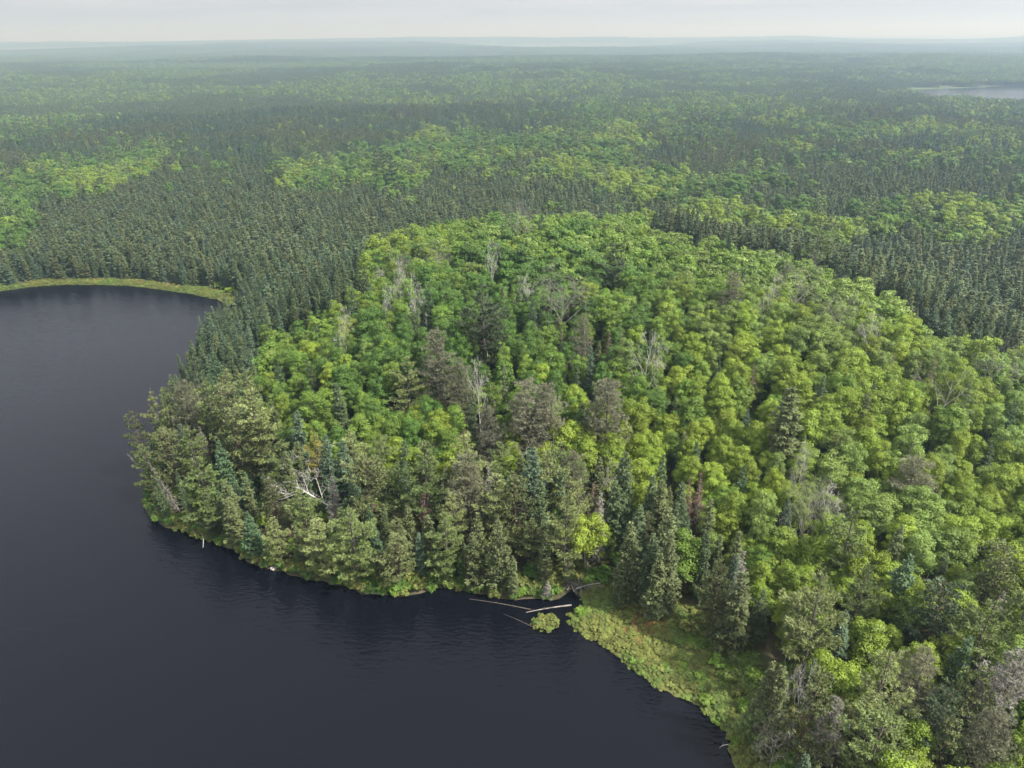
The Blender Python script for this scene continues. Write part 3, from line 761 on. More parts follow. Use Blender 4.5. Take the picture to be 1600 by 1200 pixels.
mark('black_spruce', 1034, 862, 'spruce_olive', 'olive spruce at the front of the row, foot in the bog', tall=12, width=1.2)
mark('black_spruce', 1052, 828, 'spruce_olive', 'tall olive spruce at the right end of the front spruce row', tall=15, width=1.25, ref='the right end of the spruce row')
mark('black_spruce', 968, 873, 'spruce_olive', 'lone columnar spruce standing at the edge of the bog mat', b=946, width=1.35, ref='the columnar spruce at the bog edge')
mark('black_spruce', 1068, 752, 'spruce', 'thin spruce below a rusty dead one near the leafy slope', tall=14)
mark('dead_spruce', 1082, 746, 'rust', 'thin rusty dead spruce left of its taller rusty neighbour', tall=12, width=.9)
mark('dead_spruce', 1101, 737, 'rust', 'taller rusty dead spruce against bright leafy trees', tall=14, width=.95, ref='the taller rusty dead spruce')
mark('maple_tree', 948, 823, 'yellow', 'small bright yellow green leafy tree among dark shore spruces', tall=6, width=1.0)
mark('aspen_tree', 1113, 832, 'pale', 'whitish green leafy tree with upright sprays right of the spruce row', tall=9, ref='the whitish green tree')
mark('red_pine', 1122, 872, 'olive', 'dark olive conifer above the right end of the bog', tall=14, width=.75)
mark('dead_spruce', 1169, 862, 'twig', 'spruce with grey dead top beside the olive conifer above the bog', tall=14, width=1.0)
mark('black_spruce', 1160, 890, 'spruce_olive', 'olive shaggy spruce left of the great pine', tall=14, width=1.3)
# --- the near wood at the right
mark('white_pine', 1247, 880, 'wpine_pale', 'great pale green pine with cloudlike boughs, tallest near the bog', b=1085, width=.95, var=1, ref='the great pale pine')
mark('white_pine', 1356, 875, 'wpine', 'green pine with reddish trunk showing among leafy trees', tall=15, width=.85, ref='the green pine with reddish trunk')
mark('balsam_fir', 1427, 863, 'fir', 'dark green fir with wide boughs amid bright leafy trees', tall=13, width=1.3, ref='the dark wide fir')
mark('red_pine', 1483, 908, 'wpine_dark', 'dark dense pine with rounded crown among bright leafy trees', tall=14, width=1.1, ref='the dark dense round pine')
mark('dead_spruce', 1483, 980, 'twig', 'silver grey dead conifer with drooping branches below the dark dense pine', tall=9, width=1.7)
mark('dying_pine', 1453, 1013, 'olive_grey', 'olive grey thinning pine below the silver grey dead conifer', tall=13, width=.8)
mark('dead_spruce', 1536, 1012, 'twig_brown', 'brownish grey dead conifer near the right edge', tall=10, width=1.4)
mark('white_pine', 1394, 1020, 'wpine_pale', 'broad silvery green pine with sweeping boughs near the front', tall=16, width=1.05, var=4, ref='the broad silvery pine')
mark('red_pine', 1280, 1048, 'olive', 'wide olive pine with open twiggy crown right of the bog tip', tall=16, width=.9, var=0, ref='the wide olive pine near the front')
mark('dying_pine', 1305, 1090, 'twig', 'grey twiggy pine top in front of the wide olive pine', tall=12, width=.6)
mark('bare_tree', 1254, 1082, 'snag', 'curved white snag left of the grey twiggy pine top', tall=11, width=.5)
mark('white_pine', 1386, 1105, 'wpine', 'front pine with long sweeping green plumes at the bottom edge', tall=15, width=1.1, var=2, ref='the front pine with sweeping plumes')
mark('red_pine', 1541, 1042, 'olive', 'dark olive pine crown right of the broad silvery pine', tall=14, width=.8)
mark('dying_pine', 1590, 1018, 'twig', 'pale grey dead pine cut by the right edge', tall=15, width=.8, ref='the pale right-edge dead pine')
mark('dying_pine', 1560, 1100, 'olive_grey', 'olive grey twiggy pine in the bottom right corner', tall=13, width=.75)
mark('grey_crown_tree', 1214, 1152, 'twig', 'bare grey thicket tree at the waterside bottom edge', tall=6, width=1.1)
mark('black_spruce', 1206, 1030, 'spruce_olive', 'slim olive spruce at the bog edge below the great pale pine', tall=13)
mark('black_spruce', 1221, 1040, 'spruce_olive', 'slim spruce with reddish bare stem under the great pale pine', tall=13)
mark('dead_spruce', 1566, 925, 'twig', 'lichen grey dead conifer between bright leafy crowns near the right edge', tall=10, width=1.2)
mark('white_pine', 1248, 1108, 'wpine_yellow', 'low yellowish pine at the waterside near the bottom', tall=7, width=1.2)
mark('white_pine', 1190, 1110, 'wpine', 'low bushy green pine where the bog meets the water at the bottom', tall=7, width=1.4)
# --- pines and dead trees in the leafy hill
mark('white_pine', 754, 442, 'wpine_dark', 'largest dark pine standing above the leafy hill', tall=20, width=1.25, var=1, ref='the largest dark pine on the hill')
mark('white_pine', 962, 376, 'wpine_dark', 'dark pine near the far crest of the leafy hill', tall=18, width=1.0, ref='the dark pine near the crest')
mark('dying_pine', 677, 512, 'twig_brown', 'brown needleless pine left of the hill centre', tall=18, width=.75, var=1, ref='the brown needleless hill pine')
mark('dying_pine', 714, 556, 'olive_grey', 'brown olive pine right of the brown needleless pine', ref='the brown olive hill pine', tall=16, width=.75)
mark('white_pine', 631, 553, 'wpine_pale', 'light soft green pine on the left slope of the hill', tall=15, width=1.1, ref='the light soft pine upslope left')
mark('dying_pine', 827, 590, 'twig_brown', 'huge brown grey twiggy pine, left of a similar one on the hillside', tall=19, width=1.0, var=0, ref='the huge brown grey pine')
mark('dying_pine', 853, 598, 'twig_brown', 'second trunk of brown grey twigs, right half of the huge pair', tall=18, width=.9, var=2)
mark('dying_pine', 953, 590, 'twig_brown', 'broad brown grey twiggy pine, the right one on the hillside', tall=18, width=1.0, var=3, ref='the right brown grey pine')
mark('dying_pine', 763, 633, 'twig_brown', 'smaller brown grey pine below left of the huge brown grey pine', tall=15, width=.8, ref='the smaller brown grey pine')
mark('bare_tree', 748, 592, 'snag', 'white forked dead tree left of the huge brown grey pine', tall=13, width=.6)
mark('bare_tree', 1007, 550, 'snag', 'white bare tree with wide forked limbs right of the brown grey pines', tall=13, width=.8, ref='the white forked tree on the hill')
mark('dead_spruce', 953, 517, 'rust', 'rusty red spruce in the middle of the leafy hill', tall=11, width=1.1, ref='the rusty spruce in the hill middle')
mark('dead_spruce', 975, 512, 'twig_brown', 'grey brown dead spruce right of the rusty one in the hill middle', tall=12, width=.9)
mark('dying_pine', 913, 490, 'twig_brown', 'brown pine with dark shaded trunk up the hill', ref='the brown pine up the hill', tall=14, width=.65)
mark('grey_crown_tree', 880, 455, 'twig', 'pale grey leafless round crown up the hill', tall=13, width=1.1, ref='the pale grey round crown')
mark('grey_crown_tree', 810, 336, 'twig', 'pale grey bare crown on the skyline crest of the hill', tall=13, width=1.0, ref='the grey crown on the crest')
mark('bare_tree', 766, 402, 'snag', 'bare whitish tree near the crest, above the largest dark pine', ref='the bare whitish near-crest tree', tall=12, width=.6)
mark('black_spruce', 925, 540, 'spruce_blue', 'slim bluish spruce on the hill below the rusty spruce', tall=14)
mark('black_spruce', 901, 568, 'spruce', 'small dark spruce between the huge brown grey pines', tall=11)
mark('bare_tree', 653, 462, 'bark_white', 'white bare birch on the left upper slope with upright limbs', tall=13, width=.5, ref='the upright bare white birch')
mark('bare_tree', 625, 434, 'bark_white', 'pair like white stems of a bare birch high on the left slope', tall=13, width=.5)
mark('bare_tree', 605, 470, 'bark_white', 'white birch skeleton on the far left slope', ref='the far-left birch skeleton', tall=11, width=.5)
mark('bare_tree', 537, 505, 'bark_white', 'bare white birch at the left edge of the leafy hill', tall=12, width=.5, ref='the bare birch at the hill edge')
mark('black_spruce', 737, 620, 'spruce', 'dark slim spruce left of the smaller brown grey pine', tall=14)
mark('black_spruce', 1246, 603, 'spruce_olive', 'dark columnar spruce standing alone on the right slope', tall=17, width=1.6, ref='the columnar spruce on the right slope')
mark('white_pine', 1322, 376, 'wpine_dark', 'pine breaking the right crest line of the hill', tall=17, width=.9, ref='the pine on the right crest')
mark('bare_tree', 1205, 458, 'snag', 'bare whitish tree high on the right slope', tall=12, width=.6, ref='the bare whitish right-slope tree')
mark('dying_pine', 1149, 422, 'twig_brown', 'brown grey twiggy tree near the right crest', tall=15, width=.8)
mark('grey_crown_tree', 1249, 438, 'twig', 'pale grey bare crown near the right crest', tall=13, width=1.0, ref='the grey crown near the right crest')
mark('grey_crown_tree', 1476, 590, 'pale', 'sparse yellowish crown with white limbs on the right slope', tall=13, width=1.0, ref='the sparse yellowish crown')
mark('bare_tree', 1357, 517, 'snag', 'whitish bare tree on the right slope above dense leafy crowns', ref='the whitish bare slope tree', tall=11, width=.8)
mark('grey_crown_tree', 1313, 490, 'twig', 'grey twiggy crown below the right crest', ref='the grey twiggy crown', tall=12, width=.9)
mark('bare_tree', 1255, 715, 'snag', 'tall bleached white snag with a forked top on the lower right slope', tall=11, width=.45, ref='the bleached fork-topped snag')
mark('dead_spruce', 1311, 680, 'rust', 'thin reddish dead spruce right of the bleached snag', ref='the thin reddish dead spruce', tall=10)
mark('dead_spruce', 1223, 557, 'rust', 'thin rusty dead spruce near the columnar spruce', tall=9)
mark('dead_spruce', 1178, 567, 'rust', 'rusty dead spruce left of the columnar spruce', tall=11, ref='the rusty right-slope spruce')
mark('grey_crown_tree', 1270, 790, 'twig', 'thin grey bare crown below the bleached snag', ref='the thin grey bare crown', tall=12, width=.8)
mark('white_pine', 1287, 328, 'wpine', 'open crowned pine standing in the spruce lowland beyond the hill', tall=19, width=1.0, ref='the open pine beyond the hill')
mark('white_pine', 592, 222, 'wpine_dark', 'tall dark pine over the distant pale leafy ribbon, left one', tall=24, width=1.0, ref='the far pines over the leafy ribbon')
mark('white_pine', 608, 232, 'wpine_dark', 'tall dark pine over the distant leafy ribbon, right one', tall=24, width=.9)
mark('white_pine', 655, 230, 'wpine', 'broad pine right of the two tall pines over the distant ribbon', tall=20)
mark('white_pine', 440, 235, 'wpine', 'pine at the left end of the distant leafy ribbon', tall=22)
mark('balsam_fir', 1502, 418, 'spruce_blue', 'pale larch like conifer standing in the right bog woods', tall=15, width=.8, ref='the pale larch-like bog conifer')
mark('balsam_fir', 1557, 432, 'spruce_blue', 'second pale conifer near the right edge of the bog woods', ref='the second pale bog conifer', tall=14, width=.8)
# --- dark firs along the left shore of the hill
for k, (u, v, tall, tone, lab) in enumerate([
        (323, 486, 16, 'spruce_blue', 'tallest spire of the fir row against the lake'), (296, 532, 14, 'spruce', 'dark fir spire standing farthest out against the lake'),
        (336, 500, 15, 'spruce_blue', 'blue grey fir just right of the tallest lakeside spire'), (350, 484, 13, 'spruce', 'fir where the far shore meets the hill'),
        (368, 490, 14, 'spruce_blue', 'bluish fir at the start of the hill woods'), (312, 540, 13, 'spruce', 'fir behind the outermost lakeside spire'),
        (330, 545, 14, 'fir', 'green fir in front of the tallest lakeside spire'), (352, 530, 14, 'spruce', 'dark fir in the middle of the lakeside fir row'),
        (385, 510, 13, 'spruce_blue', 'fir beside the first leafy crowns of the hill'), (375, 545, 13, 'spruce', 'shaded fir below the first leafy crowns'),
        (408, 478, 13, 'spruce', 'fir above the yellow green shore corner'), (437, 462, 13, 'spruce', 'dark fir at the top left edge of the hill'),
        (470, 445, 13, 'spruce', 'dark fir in the row climbing the left crest'), (505, 430, 14, 'spruce', 'pointed fir midway in the row climbing the left crest'),
        (540, 418, 14, 'spruce', 'tall pointed fir near the upper end of the climbing row'), (556, 408, 14, 'spruce', 'twin pointed fir near the upper end of the climbing row'),
        (572, 415, 13, 'spruce', 'last fir of the climbing row before the leafy crest'), (430, 560, 12, 'fir', 'green fir tucked under leafy crowns at the left')]):
    mark('balsam_fir', u, v, tone, lab, tall=tall, width=1.0, ref={0: 'the tallest lakeside spire', 1: 'the outermost lakeside fir', 8: 'the first-leaf-crown fir', 11: 'the hill-edge dark fir', 13: 'the pointed mid-crest fir', 15: 'the twin pointed fir', 17: 'the tucked-under green fir'}.get(k))

# ------------------------------------------------------------------ the fill: every other tree of the hill and the shore
cand = dict((k, []) for k in KINDS)
LX = np.array([[t['x'], t['y']] for t in TREES]); FALL = np.array(base_for_top(531, 790, 4.0)); LX = np.r_[LX, [FALL + [-2.5, -1]], [FALL + [-5.5, -1]], [FALL + [-1.5, -5]], [FALL + [-5, -5]], [FALL + [.8, -2]]]; LW = np.array([2.4 if t['kind'] in ('white_pine', 'red_pine', 'dying_pine') else 1.2 for t in TREES] + [2.6, 2.6, 2.4, 2.4, 2.0])
SPRUCE_BACK = []
def clear_of_marks(x, y, own):
    ok = np.ones(len(x), bool)
    for (mx_, my_), w_ in zip(LX, LW): ok &= np.hypot(x - mx_, y - my_) > w_ + own
    # keep the sight line open to the trees one can pick out: nothing tall right in front
    return ok

def choose(rs, n, table):
    k = list(table); p = np.array([table[q] for q in k], float)
    return [k[q] for q in rs.choice(len(k), n, p=p / p.sum())]

rs = np.random.RandomState(21)
x, y = jitter_grid(-110, 230, 35, 300, 3.0, 5)
sd = lake_sd(x, y); z = height(x, y)
u, v = project(x, y, z + 11)
ub, vb = project(x, y, z)
bog = bogness(x, y)
hill = in_poly(u, v, HILL_PX) & (np.hypot(x, y) < 270) & (y < 262)
d2 = ((x - 20) / 108) ** 2 + ((y - 165) / 85) ** 2
hill |= (d2 < .62) & (sd > 44) & (y < 240) & (u < 1000)
base_ok = (sd > 1.2) & (bog < .3) & (u > -150) & (u < 1800) & (vb > 300) & (v < 1330) & (np.hypot(x, y) > 50)
near_right = hill & (v > 880 - .35 * (u - 1170)) & (u > 1170) & (v > 840)
sel = base_ok & hill & clear_of_marks(x, y, .6)
nz = fbm(x / 26, y / 26, 51, 3); nz2 = fbm(x / 40 + 9, y / 40, 57, 3); nz3 = fbm(x / 70, y / 70, 61, 3)
for k in np.where(sel)[0]:
    q = rs.uniform()
    if near_right[k]:
        kind = choose(rs, 1, dict(maple_tree=48, aspen_tree=14, birch_tree=14, white_pine=8, red_pine=3, balsam_fir=4, black_spruce=5, dead_spruce=2, dying_pine=1))[0]
    elif q < .04: kind = choose(rs, 1, dict(black_spruce=3, balsam_fir=3, dead_spruce=1.5))[0]
    elif q < .048: kind = choose(rs, 1, dict(bare_tree=3, grey_crown_tree=1, dying_pine=.4))[0]
    else: kind = ('maple_tree' if nz[k] + rs.normal() * .09 < .50 else 'birch_tree' if nz2[k] + rs.normal() * .09 < .48 else 'aspen_tree')
    tone = None
    lightness = nz3[k] + rs.normal() * .12
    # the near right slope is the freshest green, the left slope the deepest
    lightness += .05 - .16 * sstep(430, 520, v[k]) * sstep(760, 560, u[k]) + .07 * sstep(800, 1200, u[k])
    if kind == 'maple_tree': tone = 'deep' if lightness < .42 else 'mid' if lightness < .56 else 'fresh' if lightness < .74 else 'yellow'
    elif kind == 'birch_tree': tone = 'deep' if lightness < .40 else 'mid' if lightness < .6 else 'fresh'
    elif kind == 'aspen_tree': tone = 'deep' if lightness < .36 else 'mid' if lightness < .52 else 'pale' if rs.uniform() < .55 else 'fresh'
    cand[kind].append((x[k], y[k], tone))
# the conifers between the leafy hill and the water
x, y = jitter_grid(-110, 130, 40, 235, 2.9, 9)
sd = lake_sd(x, y); z = height(x, y); u, v = project(x, y, z + 11); ub, vb = project(x, y, z); bog = bogness(x, y)
band = (sd > .45) & (sd < 42) & ~in_poly(u, v, HILL_PX) & (bog < .3) & (y < 228) & (vb > 300) & (v < 1300) & (u < 1700)
band &= clear_of_marks(x, y, .6)
left = (u < 640) & (v < 590)
for k in np.where(band)[0]:
    if left[k]:
        kind = choose(rs, 1, dict(balsam_fir=6, black_spruce=4))[0]
    elif ub[k] > 900 and ub[k] < 1180:
        kind = choose(rs, 1, dict(black_spruce=9, balsam_fir=1.5, dead_spruce=.8, red_pine=.6, maple_tree=.5))[0]
    elif ub[k] >= 1180:
        kind = choose(rs, 1, dict(black_spruce=4, white_pine=1.6, red_pine=.7, balsam_fir=1, maple_tree=3.5, birch_tree=1.5, dead_spruce=.6))[0]
    else:
        kind = choose(rs, 1, dict(white_pine=2.4, red_pine=.5, black_spruce=6, balsam_fir=3, dead_spruce=.8, maple_tree=.5 * (ub[k] > 520), birch_tree=.4 * (ub[k] > 520)))[0]
    if sd[k] < 3.0 and kind in ('white_pine', 'red_pine') : kind = 'black_spruce'
    cand[kind].append((x[k], y[k], None))

TONES = dict(maple_tree=dict(fresh=4, mid=4, yellow=1.5, deep=1.5), birch_tree=dict(mid=3, fresh=2, deep=2), aspen_tree=dict(pale=3, fresh=2, mid=2),
             white_pine=dict(wpine=5, wpine_pale=3, wpine_dark=1.2), red_pine=dict(olive=5, olive_grey=1, wpine_dark=1), black_spruce=dict(spruce=4, spruce_olive=5, spruce_blue=1.5),
             balsam_fir=dict(fir=3, spruce_blue=2, spruce=3), dead_spruce=dict(twig=3, twig_brown=2, rust=1.5), dying_pine=dict(twig_brown=1, olive_grey=1),
             bare_tree=dict(snag=1), grey_crown_tree=dict(twig=1))
TALL = dict(maple_tree=(7, 11), birch_tree=(7.5, 11), aspen_tree=(8, 12), white_pine=(11, 18), red_pine=(11, 16), black_spruce=(9, 14), balsam_fir=(8, 13), dead_spruce=(7, 12),
            dying_pine=(11, 15), bare_tree=(7, 10.5), grey_crown_tree=(8.5, 11))
REST = {}
def hidden(x, y, z):
    """behind the hill's own canopy"""
    f = np.linspace(.35, .985, 40)
    px = x[:, None] * f; py = y[:, None] * f; pz = H_CAM + (z[:, None] - H_CAM) * f
    h = height(px.ravel(), py.ravel()).reshape(px.shape)
    can = h + np.where((h > 3) & (py < 262), 9.0, 0)
    return (can > pz).any(1)
# the nearest of the spruces of the lowland beyond the hill still are trees one can tell apart
x, y = jitter_grid(-260, 330, 95, 420, 2.15, 33)
sd = lake_sd(x, y); z = height(x, y); lf, u, v = leafiness(x, y, 9)
d2 = ((x - 20) / 108) ** 2 + ((y - 165) / 85) ** 2
low = (sd > 3.2) & (bogness(x, y) < .35) & (~in_poly(u, v, HILL_PX) | (y > 262)) & ((y > 228) | ((x > 45) & (d2 > .35) & (y > 90))) & (~in_poly(u, v - 14, HILL_PX) | (y > 262)) & (u > -160) & (u < 1760) & (rs.uniform(size=len(x)) > lf)
low &= clear_of_marks(x, y, .5)
for k in np.where(low)[0]: cand['black_spruce'].append((x[k], y[k], None))

for kind, L in cand.items():
    if not L: continue
    a = np.array([(q[0], q[1]) for q in L])
    r3 = np.hypot(a[:, 0], a[:, 1])
    have = sum(1 for t in TREES if t['kind'] == kind)
    room = 300 - have
    hz = height(a[:, 0], a[:, 1])
    uu, vv = project(a[:, 0], a[:, 1], hz + 8)
    inv = (uu > -10) & (uu < 1610) & (vv < 1230)
    hid = np.zeros(len(a), bool)
    far = r3 > 200
    if far.any(): hid[far] = hidden(a[far, 0], a[far, 1], hz[far] + 8)
    order = np.argsort(r3 + 1e4 * (~inv | hid))
    for n_, k in enumerate(order):
        lo, hi = TALL[kind]
        tall = rs.uniform(lo, hi)
        xk, yk, tone = L[k]
        if kind == 'black_spruce' and (yk > 228 or (xk > 60 and yk > 110)): tall = rs.uniform(5.0, 11.0); back = 1.45
        else: back = 1.0
        if tone is None: tone = choose(rs, 1, TONES[kind])[0]
        wd = rs.uniform(.85, 1.2) * (.62 if kind == 'bare_tree' else .75 if kind == 'grey_crown_tree' else .92 if kind in ('maple_tree', 'aspen_tree', 'birch_tree') else 1)
        wd *= back
        s1 = float(lake_sd(np.array([xk]), np.array([yk]))[0])
        if kind in ('white_pine', 'red_pine'): wd *= .85
        if s1 < 12 and kind not in ('maple_tree', 'aspen_tree', 'birch_tree'): tall *= .62 + .38 * s1 / 12
        if n_ < room and inv[k] and not hid[k]:
            place(kind, xk, yk, tall, tone, width=wd)
        elif not (hid[k] and r3[k] < 200):
            REST.setdefault(kind, []).append((xk, yk, tall, tone, wd))

# ------------------------------------------------------------------ the far woods
def merged(F, W, i0=0, i1=1):
    o = MB(); o.add(F, i0); o.add(W, i1); return o
def leafM(k): return M[k]
FARM = {}
def far_mat(k):
    if k not in FARM:
        src = M[k].copy(); src.name = M[k].name + '_far'
        FARM[k] = src
        for nd in src.node_tree.nodes:
            if nd.type == 'MAP_RANGE':
                a, b_ = nd.inputs[3].default_value, nd.inputs[4].default_value
                if abs(a - .5) < .06: nd.inputs[3].default_value, nd.inputs[4].default_value = .498, .502
                elif abs(a - .72) > .01: nd.inputs[3].default_value, nd.inputs[4].default_value = .97, 1.03
    return FARM[k]

def low_spruce(seed, H=9.0, q=1.0):
    return conifer(seed, H, .92, .04, .5 / q, 7, p_spire, .45, .1, 4.2, 5, .45, .085, up=-.45, spread=1.0, irr=.25, gap=.05, wood=False, wood_r=.1)
def low_fir(seed, H=10.0):
    return conifer(seed, H, 1.9, .05, .7, 7, p_cone, .22, .15, 5, 4, .6, .14, up=.05, spread=.9, irr=.2, gap=.03, wood=False)
def low_leaf(seed, H=11, Rc=3.2):
    return broadleaf(seed, H, Rc, .22, 22, 85, .24, lumpy=.37, limbs=3)
def low_pine(seed, H=17):
    return conifer(seed, H, 3.4, .2, 1.3, 6, p_wp, -.05, .2, 7, 6, .9, .17, up=.35, spread=1.0, irr=.3, gap=.1, clumpy=.2, wood=False, wood_r=.2)

SP, LP = [], []                      # single far trees
for k, tone in enumerate(['spruce', 'spruce_olive', 'spruce', 'cone', 'spruce_blue', 'spruce_olive', 'spruce', 'fir']):
    F, W = low_spruce(2000 + k) if k < 7 else low_fir(2000 + k)
    SP.append(merged(F, W).mesh('far_spruce', [M[tone], M['bark']]))
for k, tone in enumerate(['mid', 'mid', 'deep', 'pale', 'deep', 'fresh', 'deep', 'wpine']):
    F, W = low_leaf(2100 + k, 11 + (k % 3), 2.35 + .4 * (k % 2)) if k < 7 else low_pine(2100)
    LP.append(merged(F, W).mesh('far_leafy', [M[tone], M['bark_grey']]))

NEAR_R = 780.0
def wedge(x, y): return np.abs(np.arctan2(x, y)) < R(44)
# what is left over of the lists above, and the lowland woods out to NEAR_R
sx, sy, ss, sw, si = [], [], [], [], []
bx, by, bs, bw_, bi = [], [], [], [], []
for kind, L in REST.items():
    for (xk, yk, tall, tone, wd) in L:
        if kind in ('maple_tree', 'aspen_tree', 'birch_tree'):
            bx.append(xk); by.append(yk); bs.append(tall / 11.5); bw_.append(tall / 11.5 * wd * 1.05)
            bi.append({'deep': 2, 'mid': 0, 'fresh': 1, 'yellow': 5, 'pale': 3}.get(tone, 4))
        elif kind in ('black_spruce', 'balsam_fir'):
            sx.append(xk); sy.append(yk); ss.append(tall / 9); sw.append(tall / 9 * wd * 1.25); si.append({'spruce': 0, 'spruce_olive': 1, 'spruce_blue': 4, 'fir': 7}.get(tone, 2))
x, y = jitter_grid(-620, 620, 200, NEAR_R, 2.2, 35)
r_ = np.hypot(x, y); m = wedge(x, y) & (r_ < NEAR_R) & (y > 420)
m |= (y > 228) & (y <= 420) & ((x < -260) | (x > 330)) & wedge(x, y)
x, y = x[m], y[m]
z = height(x, y); lf, u, v = leafiness(x, y)
keep = (rs.uniform(size=len(x)) > lf) & (z > .25) & (lake_sd(x, y) > 3) & (rs.uniform(size=len(x)) < 1.0 - .35 * sstep(300, 700, np.hypot(x, y)))
x, y = x[keep], y[keep]
dens = fbm(x / 90, y / 90, 71, 3)
sx += list(x); sy += list(y); sc_ = rs.uniform(.5, 1.35, len(x)) * (.75 + .6 * dens) * (1 + .15 * sstep(350, 700, np.hypot(x, y))); ss += list(sc_); sw += list(sc_ * rs.uniform(1.0, 1.4, len(x)) * (1 + .25 * sstep(300, 700, np.hypot(x, y))))
tn = fbm(x / 45, y / 45, 73, 3) + rs.normal(size=len(x)) * .06
si += list(np.where(tn < .40, 4, np.where(tn < .47, 0, np.where(tn < .52, 2, np.where(tn < .57, 1, np.where(tn < .62, 3, 5))))))
sx, sy = np.array(sx), np.array(sy)
scatter('spruce_forest', SP, sx, sy, height(sx, sy) - .1, rs.uniform(0, 6.28, len(sx)), np.stack([sw, sw, ss], -1), si)
x, y = jitter_grid(-640, 640, 200, NEAR_R, 3.6, 37)
r_ = np.hypot(x, y); m = wedge(x, y) & (r_ < NEAR_R) & (y > 228)
d2 = ((x - 20) / 108) ** 2 + ((y - 165) / 85) ** 2
m &= (d2 > 1.15) | (y > 265)
x, y = x[m], y[m]
z = height(x, y); lf, u, v = leafiness(x, y)
keep = (rs.uniform(size=len(x)) < lf * 1.15) & (z > .25) & (lake_sd(x, y) > 6)
x, y, lf = x[keep], y[keep], lf[keep]
tn = fbm(x / 30, y / 30, 79, 3) - .07 * sstep(300, 420, y) + rs.normal(size=len(x)) * .1  # farther leafy trees get deeper tones: cloud shade put into the leaf colour
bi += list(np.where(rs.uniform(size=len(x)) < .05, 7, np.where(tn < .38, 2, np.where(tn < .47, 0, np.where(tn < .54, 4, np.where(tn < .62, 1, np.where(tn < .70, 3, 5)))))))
sc_ = rs.uniform(.75, 1.1, len(x)); bs += list(sc_); bw_ += list(sc_ * rs.uniform(.9, 1.2, len(x)))
bx += list(x); by += list(y); bx, by = np.array(bx), np.array(by)
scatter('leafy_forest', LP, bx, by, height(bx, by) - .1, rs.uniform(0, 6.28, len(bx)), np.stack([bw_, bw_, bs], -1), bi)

# squares of woodland for the distance
def patch(seed, size, leafy, step):
    rr = np.random.RandomState(seed); o = MB()
    tones = ['spruce', 'spruce_olive', 'wpine_dark', 'mid', 'fresh', 'deep', 'pale', 'wpine', 'bark']
    cs = [conifer(seed * 7 + k, 9.5, 1.35, .06, 1.15, 5, p_col, .3, .1, 2, 3, .75, .2, up=0, wood=False, sides=3)[0] for k in range(3)]
    bl = [broadleaf(seed * 7 + k, 9.5, 2.6, .25, 9, 24, .5, lumpy=.42, limbs=0)[0] for k in range(3)]
    gx, gy = jitter_grid(-size / 2, size / 2, -size / 2, size / 2, step, seed)
    for px, py in zip(gx, gy):
        lf = rr.uniform() < leafy
        if not lf and rr.uniform() < .0: continue
        if lf and rr.uniform() < .45: continue
        s = rr.uniform(.75, 1.25); a = rr.uniform(0, 6.28)
        Q = np.array([[math.cos(a) * s, -math.sin(a) * s, 0, px], [math.sin(a) * s, math.cos(a) * s, 0, py], [0, 0, s, 0], [0, 0, 0, 1]])
        if lf: o.add(bl[rr.randint(3)], rr.choice([3, 4, 5, 6, 7], p=[.30, .12, .38, .08, .12]), Q)
        else: o.add(cs[rr.randint(3)], rr.choice([0, 1, 2], p=[.5, .35, .15]), Q)
    return o.mesh('far_woodland', [far_mat(t) for t in tones])
def far_patches(name, size, r0, r1, step, seed):
    pr = [patch(seed + k, size, lf, step) for k, lf in enumerate((.04, .04, .3, .3, .6, .6, .9, .9))]
    gx, gy = np.meshgrid(np.arange(-r1, r1, size * .97), np.arange(100, r1, size * .97)); x, y = gx.ravel(), gy.ravel()
    r_ = np.hypot(x, y); m = wedge(x, y) & (r_ > r0) & (r_ < r1); x, y = x[m], y[m]
    z = height(x, y)
    for (ax, ay) in ((size * .5, 0), (-size * .5, 0), (0, size * .5), (0, -size * .5)): hn = height(x + ax, y + ay); z = np.minimum(z, np.where(hn > 0, hn + .3, z))
    k = z > .3; x, y, z = x[k], y[k], z[k]
    lf, u, v = leafiness(x, y)
    n = fbm(x / 420, y / 300, 83, 4); lf = np.maximum(lf * .7, sstep(.50, .70, n) * .5)
    idx = np.clip(np.round(lf * 3 + rs.normal(size=len(x)) * .3), 0, 3).astype(int) * 2 + rs.randint(0, 2, len(x))
    scatter(name, pr, x, y, z - .4, rs.randint(0, 4, len(x)) * math.pi / 2, np.stack([np.ones(len(x))] * 2 + [rs.uniform(.85, 1.2, len(x))], -1), idx)
far_patches('far_woodland', 32.0, NEAR_R - 18, 2600.0, 3.0, 3000)
far_patches('distant_woodland', 90.0, 2560.0, 8200.0, 5.5, 3100)

# ------------------------------------------------------------------ bog plants, undergrowth
bp_ = []
for k, (tone, leaf) in enumerate((('bog_green', .11), ('bog_olive', .11), ('bog_rust', .10), ('bog_gold', .10), ('mid', .13))):
    for j in range(2):
        F, W = shrub_mb(4000 + 10 * k + j, .55, 6, leaf); bp_.append(merged(F, W).mesh('bog_plants', [M[tone], M['bark']]))
x, y = jitter_grid(-260, 70, 30, 260, .62, 91)
b = bogness(x, y); k = (b > .45) & (lake_sd(x, y) > -.25) | (np.hypot((x - ISLET[0]) / 1.9, (y - ISLET[1]) / 1.65) < 1)
k &= height(x, y) > -.05
x, y = x[k], y[k]
n1 = fbm(x / 6, y / 6, 93, 3) + rs.normal(size=len(x)) * .05; edge = lake_sd(x, y)
t = np.where(n1 > .76, 2, np.where(n1 > .68, 3, np.where(n1 > .47, 1, 0))); t = np.where((t > 1) & (rs.uniform(size=len(x)) < .6), 1, t); t = np.where((edge < 1.6) & (t > 1), 0, t); t = np.where((t == 0) & (rs.uniform(size=len(x)) < .05), 4, t)
